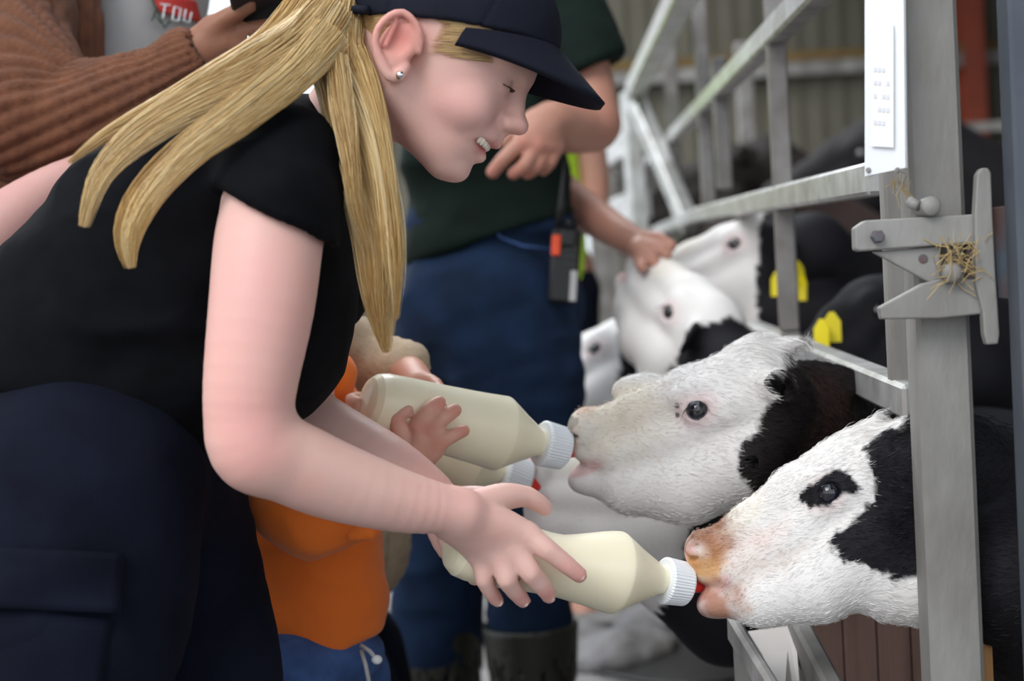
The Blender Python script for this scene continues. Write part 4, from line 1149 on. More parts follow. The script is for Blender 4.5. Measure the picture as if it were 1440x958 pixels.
f.tube([gh.p(14 - 156 * math.cos(a), 4 - .42 * 142 * math.cos(a) + 6, 119 * math.sin(a)) for a in ang], .004, 8); f.build('strap', M['cap_cloth'], cp, True)

# hair
hp = []
hp.append(bundle([(478, -20, 1.56, 40, 50), (470, 40, 1.52, 46, 50), (478, 120, 1.48, 34, 36), (500, 220, 1.46, 30, 28), (524, 320, 1.455, 32, 26), (534, 400, 1.46, 30, 22), (540, 460, 1.47, 17, 12), (545, 496, 1.475, 7, 6)], 2600, 1, clump=16))
hp.append(bundle([(476, 60, 1.52, 34, 40), (505, 130, 1.475, 34, 28), (532, 220, 1.45, 26, 22), (546, 310, 1.45, 26, 20), (553, 380, 1.455, 22, 16), (556, 450, 1.47, 10, 8)], 1200, 2, clump=8, col=('dcb878', 'f8e8c0', 'b58a4e')))
hp.append(bundle([(462, 20, 1.50, 34, 30), (420, 70, 1.455, 46, 26), (350, 110, 1.425, 42, 20), (262, 150, 1.41, 30, 14), (190, 196, 1.40, 26, 12), (140, 252, 1.40, 18, 9), (118, 320, 1.405, 8, 6)], 1900, 3, clump=9))
hp.append(bundle([(460, 50, 1.47, 34, 24), (410, 105, 1.43, 32, 18), (335, 160, 1.395, 30, 14), (262, 212, 1.385, 28, 12), (206, 270, 1.38, 28, 10), (178, 330, 1.385, 22, 8), (182, 378, 1.39, 9, 6)], 1500, 4, clump=7, col=('dcb878', 'f8e8c0', 'b58a4e')))
hp.append(bundle([(450, 0, 1.52, 40, 30), (392, 66, 1.47, 36, 22), (300, 112, 1.44, 26, 14), (220, 150, 1.43, 16, 10), (150, 190, 1.42, 12, 8), (96, 230, 1.42, 6, 5)], 800, 5, clump=5))
hp.append(bundle([(474, 80, 1.46, 16, 12), (482, 150, 1.44, 20, 10), (492, 220, 1.43, 16, 10), (500, 290, 1.43, 14, 10), (520, 360, 1.44, 10, 8)], 160, 6, clump=5, fray=.3, rad=.00022))
V, Fc, C = merge(hp)
hair = make('hair', V, Fc, M['hair'], girl, True, C); hair['kind'] = 'stuff'
# scalp hair under the cap edge: short strands combed back, and fine wisps
rs = np.random.RandomState(9); n = 6000; pth = []
a = rs.uniform(-1, 1, n)
for i in range(n):
    sd = 1 if rs.rand() < .75 else -1
    f0 = rs.uniform(-60, 105); u0 = 2 + .42 * f0 + (6 - rs.rand() ** 3 * (50 if f0 > 18 else 8))
    if i % 2: f0 = rs.uniform(-125, -44); u0 = -rs.uniform(10, 92)
    L = rs.uniform(30, 75) if f0 < 10 else rs.uniform(18, 44); pts = []
    for t in np.linspace(0, 1, 6):
        f_ = f0 - L * t * (1.25 if f0 < 20 else 1.0); u = u0 - L * t * (.55 if f0 > 20 else .75); o_ = 3.5 * (i % 2); x = (f_ - 8) / (140.5 + o_); y = (u - 22) / (118.5 + o_); w_ = math.sqrt(max(1 - x * x - y * y, .02)) * (109.8 + o_ + rs.rand() * .8)
        pts.append(gh.p(f_, u, sd * w_))
    pth.append(pts)
pth = np.array(pth)
q = gh.inv(pth.reshape(-1, 3)).reshape(n, 6, 3); keep = ~((q[:, :, 0] > -48) & (q[:, :, 0] < 14) & (q[:, :, 1] < 4)).any(1)
pth = pth[keep]; n = len(pth); rr = np.repeat((np.array([1, 1, 1, .9, .6, .2]) * .0003)[None], n, 0)
C = hexc('cfae7c')[None] * rs.uniform(.75, 1.25, (n, 1))
V, Fc, C = strands(pth, rr, C); o = make('scalp_hair', V, Fc, M['hair'], girl, True, C); o['kind'] = 'stuff'
# ================================================================== bottles
def bottle(label, base, end, db, de, prof, k, dent=None, capat=None, group=None):
    a = P(*base, db); b = P(*end, de); x = nrm(b - a); s = k; lt = np.linalg.norm(b - a) / ((capat + 19) * k)
    prof = [(t * lt, rr) for t, rr in prof]; capat = capat + 19 - 19 / lt; capat = capat * lt
    r = root('feeding_bottle', label, 'bottle', a, group)
    f = MB(); pr = [(t * s, rr * s) for t, rr in prof]
    pr = [q for a_, b_ in zip(pr[:-1], pr[1:]) for q in ([a_, ((a_[0] + b_[0]) / 2, (a_[1] + b_[1]) / 2)])] + [pr[-1]]
    f.lathe(a, x, pr, 48, ref=UP, fn=dent); o = f.build('bottle_body', M['bottle'], r, True)
    o.data.set_sharp_from_angle(angle=math.radians(24))
    t0 = capat * s; f = MB(); R_ = 32 * s; n = 128
    prf = [(t0, .0), (t0, R_ * .95), (t0 + 3 * s, R_ * 1.03), (t0 + 36 * s, R_ * .97), (t0 + 39 * s, R_ * .90), (t0 + 39.5 * s, 9 * s)]
    f.lathe(a, x, prf, n, fn=lambda t, w, rr: rr * (1.0 + (.022 if (round(w / (2 * math.pi) * n)) % 3 else -.012)) if rr > R_ * .93 else rr)
    f.build('screw_cap', M['cap_white'], r, False)
    f = MB(); f.lathe(a, x, [(t0 + 39 * s, 15 * s), (t0 + 46 * s, 13 * s), (t0 + 60 * s, 9 * s), (t0 + 75 * s, 8 * s), (t0 + 84 * s, 5 * s)], 20)
    f.build('teat', M['teat'], r, True); return r
K1 = 1.60 / FPX
prof1 = [(0, 0), (1, 22), (5, 32), (14, 40), (30, 44), (70, 47), (120, 46), (160, 47), (200, 52), (232, 57.5), (241, 58.5), (243, 58), (275, 39), (298, 27), (306, 22), (312, 20.5), (322, 20.5)]
def dent1(t, w, r):
    t = t / K1 / 1.0; return r * (1 - .16 * math.exp(-((t - 165) / 45) ** 2) * max(0, math.cos(w)) ** 2)
bottle('cream milk bottle in the near hands, its teat in the front calf\'s mouth', (630, 766), (948, 819), 1.53, 1.625, prof1, K1, dent1, 313)
K2 = 1.83 / FPX
prof2 = [(0, 0), (1, 22), (5, 33), (12, 40), (24, 44), (60, 46), (110, 48), (160, 51), (188, 53.5), (194, 54), (196, 53.4), (224, 36), (240, 27), (248, 22), (252, 20), (262, 20)]
bottle('cream milk bottle held up by a small hand, feeding the second calf', (512, 563), (776, 627), 1.745, 1.845, [(t, r) for t, r in prof2], K2 * .98, None, 254)
K3 = 2.02 / FPX
bottle('third cream bottle mostly hidden under the upper one', (530, 600), (722, 672), 2.0, 2.05, [(t * .74, r * .84) for t, r in prof2], K3, None, 186)

# ================================================================== small child in orange
cg = P(430, 900, 1.9)
ch = root('person', 'small person in an orange hooded top and jeans, hand spread on the upper bottle', 'person', (cg[0], cg[1], 0))
F = Field.graded((-.34, 1.55, .03), (.0, 2.05, 1.12), (-.24, 1.6, .82), (-.03, 1.86, 1.0), .0026, .02)
hh = head_frame(386, 420, 1.92, 10, .00052, yaw=0)
person_head(F, hh, smile=False); F.cone(hh.p(-25, -90), P(400, 560, 1.9), .034, .05, .015)
pc(F, [(400, 600, 1.9, 85), (430, 760, 1.9, 92), (440, 880, 1.9, 90)], .02)
pc(F, [(385, 610, 1.80, 50), (405, 700, 1.76, 44), (430, 738, 1.74, 40), (520, 722, 1.72, 26), (556, 672, 1.73, 25), (580, 642, 1.745, 24)], .01)
pc(F, [(450, 590, 1.98, 42), (500, 640, 1.92, 30), (505, 590, 1.84, 22)], .01)
# near hand: open on the bottle
for pts in ([(578, 645, 1.745, 20), (590, 616, 1.735, 14), (588, 598, 1.733, 12)], [(580, 642, 1.745, 20), (602, 616, 1.735, 13), (606, 602, 1.733, 11)],
            [(585, 645, 1.745, 20), (610, 626, 1.735, 14), (618, 612, 1.733, 12)], [(588, 650, 1.745, 18), (612, 634, 1.735, 13), (618, 624, 1.733, 11)], [(575, 640, 1.745, 18), (564, 610, 1.735, 12)]): pc(F, pts, .005)
for pts in ([(564, 608, 1.735, 13), (558, 588, 1.733, 12), (572, 578, 1.735, 10.5)], [(588, 598, 1.732, 12), (602, 578, 1.730, 11), (618, 566, 1.735, 9.5)],
            [(606, 602, 1.732, 12), (622, 590, 1.730, 11), (640, 577, 1.735, 9.5)], [(618, 622, 1.732, 12), (634, 614, 1.730, 10.5), (652, 606, 1.735, 9)]): pc(F, pts, .003)
for k in range(4): pc(F, [(506, 560 + k * 12, 1.83, 9), (494, 562 + k * 12, 1.79, 9), (504, 566 + k * 11, 1.755, 8)], .003)
bl = [(P(u, v, 1.735), np.array([.012, .02, .012]), 'c9766a', .6) for u, v in ((618, 566), (640, 577), (652, 606), (588, 598), (606, 602), (618, 622), (560, 586))]
skin_mesh(F, ch, hexc('d6a895'), blush=bl); person_eyes(ch, hh)
F = Field.graded((-.36, 1.55, .55), (.0, 2.1, 1.0), (-.3, 1.6, .6), (-.04, 2.0, .92), .004, .01)
cuff = [(388, 604, 1.80, 62), (400, 690, 1.765, 64), (432, 728, 1.74, 60), (478, 728, 1.73, 42), (512, 722, 1.72, 32), (530, 712, 1.718, 30)]
pc(F, cuff, .012)
pc(F, [(450, 590, 1.98, 56), (500, 640, 1.92, 40), (500, 620, 1.88, 32)], .012)
pe(F, 430, 640, 1.9, 96, 120, 105, 0, .012); pc(F, [(425, 700, 1.9, 104), (436, 800, 1.9, 103), (446, 868, 1.9, 92)], .012)
pe(F, 436, 846, 1.9, 104, 42, 100, -6, .02); pe(F, 430, 560, 1.93, 66, 60, 70, 20, .02)
pe(F, 470, 540, 1.86, 22, 40, 40, 25, .01)
pa, pb = P(380, 950, 1.9), P(530, 888, 1.9); n = np.cross(pb - pa, FW); n = n if n @ UP < 0 else -n; F.plane(pa, n, k=.006)
o = cloth_mesh(F, 'hooded_top', M['orange_cotton'], ch, .008, (12, 12, 17), 2.0)
F = Field.box(P(520, 725, 1.72) - .05, P(520, 725, 1.72) + .05, .0025)
for k in range(7):
    a = k * .9; pc(F, [(498 + 3 * math.sin(a * 2), 700 + k * 9, 1.705, 8), (518 + 4 * math.cos(a), 708 + k * 7, 1.70, 10), (532, 712 + k * 5, 1.71, 7)], .003)
V, Fc = F.mesh(); make('gathered_cuff', V, Fc, M['orange_cotton'], ch)
F = Field.graded((-.34, 1.75, .03), (.0, 2.1, .72), (-.3, 1.8, .45), (-.03, 2.0, .65), .005, .014)
pe(F, 446, 925, 1.9, 94, 50, 92, -6, .02)
for (u, d) in ((405, 1.84), (480, 1.96)):
    p = P(u, 960, d); F.chain([(p, .058), (p * [1, 1, 0] + [0, 0, .3], .045), (p * [1, 1, 0] + [0, 0, .08], .042)], .02)
F.plane((0, 0, .05), (0, 0, -1)); cloth_mesh(F, 'jeans', M['denim_light'], ch, .004, (12, 12, 12), 3.0)
for (u, d) in ((405, 1.84), (480, 1.96)):
    p = P(u, 960, d); F = Field.box((p[0] - .06, p[1] - .05, 0), (p[0] + .12, p[1] + .05, .09), .005); F.ell((p[0] + .02, p[1], .03), (.075, .035, .04), None, 0); F.plane((0, 0, .002), (0, 0, -1))
    V, Fc = F.mesh(); make('shoe', V, Fc, M['cap_white'], ch)
for j, (e0, e1, e2) in enumerate((((508, 915), (514, 935), (520, 965)), ((508, 908), (520, 916), (530, 928)))):
    f = MB(); f.tube([P(*e0, 1.83), P(*e1, 1.82), P(*e2, 1.82)], .0024, 8); dr = f.build('drawstring', M['grey_cotton'], ch, True)
    f = MB(); f.sphere(P(*e2, 1.82), (.006, .005, .005), 10, 8); f.build('knot', M['cap_white'], dr, True)
F = Field.box(hh.o - .12, hh.o + .12, .005); F.ell(hh.p(-6, 30), np.array([142, 122, 114]) * hh.sc, hh.M, 0); F.ell(hh.p(110, -60), np.array([90, 100, 120]) * hh.sc, hh.M, .004, 'cut')
V, Fc = F.mesh(); V += normals(V, Fc) * (fbm(V, 60)[:, None] * .004); make('hair', V, Fc, M['hair'], ch, True, np.tile(hexc('8a6a44'), (len(V), 1)))

# ================================================================== crouching person in cream knit behind the child
bgp = P(470, 800, 2.35)
bp_ = root('person', 'crouching person in a cream knitted jumper, hand behind the upper bottle', 'person', (bgp[0], bgp[1], 0))
F = Field.graded((-.55, 1.75, .05), (.02, 2.75, 1.28), (-.2, 1.8, .85), (0, 2.2, 1.1), .004, .022)
hb = head_frame(375, 270, 2.35, 15, .00066); person_head(F, hb, smile=False); F.cone(hb.p(-30, -90), P(400, 430, 2.38), .05, .06, .02)
pc(F, [(400, 460, 2.38, 100), (420, 620, 2.4, 110), (440, 760, 2.42, 110)], .03)
pc(F, [(420, 480, 2.2, 52), (470, 560, 2.1, 42), (520, 520, 2.0, 30), (570, 520, 1.93, 24), (590, 545, 1.87, 24)], .012)
for k in range(4): pc(F, [(596, 535 + k * 9, 1.87, 13), (612 + 4 * k, 540 + k * 14, 1.85, 10), (622 + 3 * k, 556 + 16 * k, 1.82, 9)], .003)
skin_mesh(F, bp_, hexc('c9957f')); person_eyes(bp_, hb)
F = Field.graded((-.56, 1.9, .42), (.02, 2.75, 1.06), (-.3, 1.9, .6), (0, 2.5, 1.05), .006, .012)
pc(F, [(400, 470, 2.36, 118), (425, 620, 2.4, 132), (455, 760, 2.42, 120)], .03)
pc(F, [(425, 480, 2.2, 62), (462, 545, 2.1, 58), (512, 520, 2.0, 44), (560, 512, 1.95, 34), (572, 515, 1.94, 31)], .014)
pe(F, 505, 500, 2.0, 46, 52, 50, 0, .02); pe(F, 520, 760, 2.3, 30, 60, 40, 0, .02)
def ribs(V, N, dirv=None, f_=900, a=.0012):
    x = V @ dirv; return V + N * (np.sin(x * f_) * a)[:, None]
cloth_mesh(F, 'jumper', M['cream_knit'], bp_, .006, (10, 10, 10), 6.0, extra=lambda V, N: ribs(V, N, RT * .8 + UP * .6, 700, .0009))
F = Field.graded((-.7, 2.0, .0), (.05, 2.8, .62), (-.7, 2.0, .2), (0, 2.7, .6), .012, .02)
b0 = P(380, 800, 2.42)
for s_ in (-.12, .10):
    kx = b0 + np.array([.11, s_, .0]); kx[2] = .36; F.chain([(b0 + [0, s_ * .6, -.02], .10), (kx, .075), (np.array([kx[0] - .12, kx[1], .10]), .055), (np.array([kx[0] - .06, kx[1], .04]), .045)], .03)
F.plane((0, 0, .004), (0, 0, -1)); cloth_mesh(F, 'trousers', M['navy_canvas'], bp_, .005, (9, 9, 9), 7.0)
F = Field.box(hb.o - .15, hb.o + .15, .007); F.ell(hb.p(-10, 28), np.array([148, 128, 120]) * hb.sc, hb.M, 0); F.ell(hb.p(120, -60), np.array([90, 110, 125]) * hb.sc, hb.M, .004, 'cut')
V, Fc = F.mesh(); V += normals(V, Fc) * (fbm(V, 50)[:, None] * .006); make('hair', V, Fc, M['hair'], bp_, True, np.tile(hexc('5a3f28'), (len(V), 1)))

# ================================================================== staff member in green
sg_ = P(690, 900, 3.0)
stf = root('person', 'person in dark green T-shirt, blue jeans and tall boots, stroking a calf', 'person', (sg_[0], sg_[1], 0))
F = Field.graded((-.5, 2.5, .05), (.42, 3.4, 1.75), (-.08, 2.6, .98), (.32, 3.2, 1.3), .0038, .025)
sh = head_frame(700, -150, 3.0, 20, .0007); person_head(F, sh, smile=False); F.cone(sh.p(-30, -80), P(690, 10, 3.02), .055, .06, .03)
pc(F, [(690, 20, 3.02, 100), (685, 160, 3.02, 88), (690, 280, 3.0, 84), (690, 400, 3.0, 84)], .03)
ARM2 = [(768, -10, 2.94, 54), (800, 50, 2.9, 46), (826, 120, 2.86, 38), (836, 172, 2.83, 37)]
pc(F, ARM2, .012); pc(F, [(832, 178, 2.83, 36), (800, 180, 2.78, 36), (775, 172, 2.73, 30), (756, 185, 2.71, 28)], .012)
for pts in ([(756, 180, 2.71, 27), (738, 200, 2.69, 17)], [(760, 182, 2.71, 26), (756, 204, 2.69, 16)], [(766, 184, 2.71, 26), (770, 206, 2.70, 15)], [(770, 186, 2.71, 24), (782, 206, 2.71, 13)]): pc(F, pts, .008)
for pts in ([(734, 200, 2.69, 11.5), (710, 222, 2.68, 10.5), (693, 242, 2.69, 9.5)], [(754, 206, 2.69, 11.5), (738, 232, 2.68, 10.5), (722, 244, 2.69, 9)],
            [(768, 208, 2.70, 11), (756, 232, 2.69, 10), (742, 244, 2.70, 9)], [(782, 208, 2.71, 10), (774, 228, 2.70, 9), (764, 240, 2.71, 8)], [(748, 176, 2.71, 13), (728, 186, 2.72, 11), (712, 200, 2.73, 9.5)]): pc(F, pts, .004)
pc(F, [(700, 20, 3.14, 50), (728, 150, 3.16, 38), (768, 252, 3.13, 32), (835, 305, 3.06, 27), (880, 334, 2.99, 22), (900, 345, 2.97, 22)], .012)
for k, pts in enumerate(([(900, 338, 2.97, 13), (925, 336, 2.95, 10), (944, 346, 2.93, 8)], [(900, 346, 2.95, 14), (925, 350, 2.93, 10), (938, 358, 2.92, 8)], [(898, 350, 2.94, 14), (915, 362, 2.92, 10), (922, 372, 2.91, 8)], [(895, 348, 2.97, 14), (900, 366, 2.93, 10), (903, 376, 2.90, 8)])): pc(F, pts, .005)
skin_mesh(F, stf, hexc('bb8a78'), blush=[(P(u, v, 2.69), np.array([.014, .03, .014]), 'cf7f76', .6) for u, v in ((693, 242), (722, 244), (738, 200), (756, 204), (742, 244))]); person_eyes(stf, sh)
F = Field.graded((-.45, 2.5, .95), (.35, 3.4, 1.6), (-.25, 2.7, 1.0), (.25, 3.2, 1.45), .006, .014)
pc(F, [(768, -10, 2.94, 66), (800, 45, 2.9, 62), (818, 90, 2.87, 58), (826, 115, 2.86, 58)], .012)
pa, pb = P(780, 120, 2.87), P(848, 88, 2.87); n = np.cross(pb - pa, FW); n = n if n @ UP < 0 else -n; F.plane(pa, n, k=.003); pc(F, ARM2, .003, 'cut', grow=5)
pc(F, [(640, 0, 3.02, 84), (740, 0, 3.02, 70)], .03); pc(F, [(690, 20, 3.02, 118), (680, 160, 3.02, 112), (690, 270, 3.0, 112), (690, 330, 3.0, 122)], .03)
pc(F, [(720, 20, 3.14, 62), (748, 100, 3.14, 54)], .02); pe(F, 670, 200, 2.95, 110, 80, 90, -20, .03)
pa, pb = P(580, 372, 3.0), P(800, 306, 3.0); n = np.cross(pb - pa, FW); n = n if n @ UP < 0 else -n; F.plane(pa, n, k=.006)
cloth_mesh(F, 'shirt', M['green_cotton'], stf, .012, (5, 5, 11), 9.0)
F = Field.graded((-.4, 2.6, .25), (.35, 3.4, 1.12), (-.3, 2.7, .3), (.25, 3.3, 1.1), .006, .014)
pe(F, 690, 320, 3.0, 120, 70, 112, 0, .02); pe(F, 692, 430, 3.0, 130, 110, 118, 0, .04); pe(F, 650, 440, 2.98, 90, 95, 100, 0, .03)
pc(F, [(700, 440, 2.94, 112), (738, 560, 2.92, 84), (735, 700, 2.92, 66), (742, 830, 2.94, 60), (745, 900, 2.95, 58)], .02)
pc(F, [(650, 440, 3.06, 105), (650, 560, 3.08, 82), (632, 700, 3.08, 72), (618, 830, 3.08, 66), (616, 900, 3.08, 62)], .02)
jo = cloth_mesh(F, 'jeans', M['denim'], stf, .008, (8, 8, 13), 11.0)
f = MB(); f.tube([P(u, v, 2.857) for u, v in ((695, 322), (705, 335), (735, 346), (775, 350))], .0022, 6); f.build('pocket_seam', M['denim_light'], stf, True)
for (u, d, du) in ((745, 2.94, 1), (616, 3.08, 0)):
    p = P(u, 874, d); z1 = p[2]; F = Field.box((p[0] - .12, p[1] - .16, 0), (p[0] + .16, p[1] + .12, z1 + .02), .007)
    F.cone((p[0], p[1], z1 + .05), (p[0], p[1], .1), .088, .064, .0); F.ell((p[0] + .03, p[1] - .05, .05), (.055, .12, .06), None, .02); F.plane((0, 0, .003), (0, 0, -1)); F.plane((0, 0, z1), (0, 0, 1)); F.cone((p[0], p[1], z1 + .05), (p[0], p[1], z1 - .1), .074, .070, 0, 'cut')
    V, Fc = F.mesh(); make('boot', V, Fc, M['rubber_boot'], stf)
F = Field.box(sh.o - .16, sh.o + .16, .008); F.ell(sh.p(-10, 28), np.array([148, 130, 120]) * sh.sc, sh.M, 0); F.ell(sh.p(120, -60), np.array([90, 110, 125]) * sh.sc, sh.M, .004, 'cut')
V, Fc = F.mesh(); V += normals(V, Fc) * (fbm(V, 50)[:, None] * .006); make('hair', V, Fc, M['hair'], stf, True, np.tile(hexc('4a3324'), (len(V), 1)))
# radio on the hip
rd = root('two_way_radio', 'black two-way radio with orange button clipped on the jeans', 'radio', P(795, 428, 2.84))
RA = [nrm(RT * math.cos(.06) - UP * math.sin(.06)), FW, nrm(np.cross(nrm(RT * math.cos(.06) - UP * math.sin(.06)), FW))]
f = MB(); c = P(794, 374, 2.83); f.box(c, (.048, .034, .125), RA, .006); f.box(P(799, 335, 2.82), (.026, .03, .03), RA, .004); f.build('radio_case', M['black_plastic'], rd)
f = MB(); f.box(P(782, 345, 2.809), (.015, .006, .034), RA, .002); f.build('push_button', M['orange_plastic'], rd)
f = MB(); f.box(P(806, 402, 2.811), (.011, .002, .05), RA, 0); f.build('label_strip', M['grey_cotton'], rd)
f = MB(); f.tube([P(785, 325, 2.83), P(788, 290, 2.83), P(796, 222, 2.83)], [.0062, .0055, .0035], 12); f.build('antenna', M['black_plastic'], rd, True)
f = MB(); f.tube([P(800, 322, 2.83), P(801, 308, 2.83)], .007, 12); f.build('volume_knob', M['black_plastic'], rd, True)
f = MB()
for k in range(4): f.box(P(803, 340 + k * 11, 2.812), (.02, .004, .005), RA, 0)
f.build('speaker_grille', M['rubber_boot'], rd)

# ================================================================== person in a lime vest further back
vg = P(754, 500, 4.5)
vp = root('person', 'person in a lime hi-vis vest far behind, glimpsed beside the green shirt', 'person', (vg[0], vg[1], 0))
c0 = vg * [1, 1, 0]; F = Field.box(c0 + [-.34, -.2, 0.050], c0 + [.34, .25, 1.890], .012)
hv = Fr(c0 + [0, 0, 1.688], -FD * [1, 1, 0], Z, .00066); person_head(F, hv, smile=False); F.cone(hv.p(-20, -90), c0 + [0, .02, 1.386], .05, .07, .02)
F.chain([(c0 + [0, 0, 1.323], .12), (c0 + [0, 0, 0.945], .12)], .02)
for s_ in (-1, 1):
    F.chain([(c0 + [.15 * s_, 0, 1.386], .055), (c0 + [.17 * s_, -.02, 1.109], .042), (c0 + [.08 * s_, -.14, 1.058], .03), (c0 + [.03 * s_, -.17, 1.084], .035)], .02)
    F.chain([(c0 + [.08 * s_, 0, 0.945], .085), (c0 + [.09 * s_, 0, 0.504], .06), (c0 + [.09 * s_, 0, 0.126], .045), (c0 + [.09 * s_, -.08, 0.040], .035)], .02)
skin_mesh(F, vp, hexc('b98a78')); person_eyes(vp, hv)
F = Field.box(c0 + [-.34, -.2, 0.756], c0 + [.34, .25, 1.512], .012); F.chain([(c0 + [0, 0, 1.336], .14), (c0 + [0, 0, 0.857], .15)], .02); F.chain([(c0 + [-.14, 0, 1.361], .09), (c0 + [.14, 0, 1.361], .09)], .03); F.plane(c0 + [0, 0, 0.832], (0, 0, -1))
cloth_mesh(F, 'vest', M['lime'], vp, .01, (6, 6, 6), 1.5)
F = Field.box(c0 + [-.34, -.2, 0.020], c0 + [.34, .25, 1.008], .012); F.chain([(c0 + [0, 0, 0.932], .13)] * 2, 0)
for s_ in (-1, 1): F.chain([(c0 + [.08 * s_, 0, 0.882], .1), (c0 + [.09 * s_, 0, 0.504], .075), (c0 + [.09 * s_, 0, 0.101], .065)], .02)
F.plane((0, 0, .06), (0, 0, -1)); cloth_mesh(F, 'trousers', M['navy_canvas'], vp, .006, (8, 8, 8), 2.5)
F = Field.box(hv.o - .15, hv.o + .15, .008); F.ell(hv.p(-10, 28), np.array([148, 128, 120]) * hv.sc, hv.M, 0); F.ell(hv.p(120, -60), np.array([90, 110, 125]) * hv.sc, hv.M, .004, 'cut')
V, Fc = F.mesh(); make('hair', V, Fc, M['hair'], vp, True, np.tile(hexc('3a2a1e'), (len(V), 1)))

# ================================================================== person in brown cardigan with phone
wg = P(120, 900, 2.3)
wc = root('person', 'person in a chunky brown knitted cardigan holding a dark phone', 'person', (wg[0], wg[1], 0))
F = Field.graded((-1.0, 1.85, .05), (-.1, 2.75, 1.72), (-.48, 1.85, 1.08), (-.22, 2.2, 1.25), .0034, .025)
wh = head_frame(190, -230, 2.3, 25, .0007); person_head(F, wh, smile=False); F.cone(wh.p(-30, -80), P(150, -60, 2.32), .055, .07, .03)
pc(F, [(120, -20, 2.34, 120), (100, 180, 2.36, 120), (90, 330, 2.38, 125)], .03)
pc(F, [(20, -40, 2.2, 52), (20, 100, 2.08, 46), (60, 180, 2.0, 42), (160, 140, 1.97, 38), (250, 92, 1.95, 32), (285, 72, 1.95, 28)], .012)
for pts in ([(280, 78, 1.95, 30), (312, 62, 1.95, 24), (330, 70, 1.955, 20)], [(280, 66, 1.95, 26), (300, 40, 1.945, 20)]): pc(F, pts, .009)
for pts in ([(296, 44, 1.94, 18), (318, 26, 1.935, 14), (350, 8, 1.93, 11)], [(316, 50, 1.945, 14), (350, 42, 1.95, 12), (385, 36, 1.955, 11), (404, 32, 1.96, 9)],
            [(325, 62, 1.95, 14), (352, 58, 1.955, 12), (372, 60, 1.965, 10)], [(330, 74, 1.955, 13), (352, 74, 1.965, 11), (366, 78, 1.975, 9)]): pc(F, pts, .004)
skin_mesh(F, wc, hexc('93654f')); person_eyes(wc, wh)
f = MB(); q0 = P(351, 57, 1.948); f.tube([q0 + .0095 * (math.cos(a) * UP + math.sin(a) * FW) for a in np.linspace(0, 6.28, 20)], .0011, 6, False); f.sphere(P(350, 57, 1.936), .0026, 10, 8); f.build('ring', M['silver'], wc, True)
F = Field.graded((-.9, 2.05, .8), (-.2, 2.75, 1.55), (-.6, 2.1, 1.1), (-.25, 2.5, 1.4), .008, .014)
pc(F, [(190, -60, 2.32, 110), (180, 60, 2.34, 104), (150, 200, 2.36, 110)], .03)
cloth_mesh(F, 'shirt', M['grey_cotton'], wc, .006, (6, 6, 6), 12.0)
# printed red panel with lettering-like marks on the shirt
pf = lambda u, v: P(u, v, 2.34 - math.sqrt(max(.0, (107 ** 2 - (u - 184) ** 2))) * 2.34 / FPX - .003)
rows = [strip(lambda s, t: (pf(214 + 62 * s + 8 * t, 0 + 26 * s * .6 + 30 * t - 14), -FW), 14, 6, .002, 'red_print', mat('red_ink', 'c23a35', .8), wc)]
f = MB()
def stroke(pts, w=2.2):
    for (a, b) in zip(pts[:-1], pts[1:]):
        pa = pf(*a) - FW * .003; pb = pf(*b) - FW * .003; f.beam(pa, pb, .0016, w * 2.3 / FPX, up=FW, bev=0)
for pts in ([(226, 6), (240, 8)], [(233, 7), (230, 26)], [(246, 10), (243, 28), (252, 30), (255, 13), (246, 10)], [(262, 14), (259, 30), (267, 32), (270, 18)]): stroke(pts)
f.build('shirt_lettering', M['cap_white'], rows[0])
f = MB()
for pts in ([(212, -8), (222, 18), (232, 40)], [(216, 20), (228, 34)], [(222, 10), (214, 30)], [(232, 40), (240, 30)]): stroke(pts, 3)
f.build('leaf_print', mat('dark_green_ink', '2c4a3c', .8), rows[0])
# cardigan
F = Field.graded((-1.0, 1.8, .9), (-.18, 2.75, 1.5), (-.62, 1.82, 1.0), (-.2, 2.3, 1.32), .0034, .016)
pc(F, [(10, -60, 2.2, 100), (0, 60, 2.08, 96), (40, 150, 2.0, 90), (70, 176, 1.985, 80), (150, 152, 1.965, 62), (225, 112, 1.95, 46), (262, 88, 1.948, 44)], .016)
pe(F, 70, 180, 2.0, 110, 60, 70, -18, .03)
pc(F, [(262, 88, 1.948, 42), (300, 66, 1.948, 40)], .002, 'cut', grow=-6) 
pc(F, [(60, -40, 2.36, 130), (40, 120, 2.36, 130), (30, 260, 2.36, 130)], .02); pc(F, [(110, -60, 2.2, 26), (118, 20, 2.19, 26), (112, 110, 2.19, 26)], .008)
def knit(V, N):
    a = nrm(P(262, 88, 1.95) - P(70, 176, 1.99)); rel = V - P(70, 176, 1.99); t = rel @ a; perp = rel - t[:, None] * a
    ang = np.arctan2(perp @ FW, perp @ UP); arm = np.clip((2.12 - V[:, 1]) / .05, 0, 1)
    rib = np.abs(np.sin(ang * 13)) ; vert = np.abs(np.sin((V @ RT) * 300)); st = np.sin(t * 1300 + 2 * np.sin(ang * 26))
    fold = np.sin(t * 55 + np.sin(ang * 2) * 1.5) * .5 + .5
    return V + N * ((rib * .0045 + st * .0007) * arm + vert * .004 * (1 - arm) - fold * .004 * np.clip((.12 - t) / .05, 0, 1) * arm)[:, None]
cloth_mesh(F, 'cardigan', M['brown_knit'], wc, .010, (8, 8, 8), 13.0, extra=knit)
F = Field.graded((-1.0, 2.0, .03), (-.2, 2.8, 1.0), (-.9, 2.1, .1), (-.3, 2.7, .9), .012, .02)
w0 = P(90, 380, 2.38); F.ell(w0, (.17, .13, .14), None, .02)
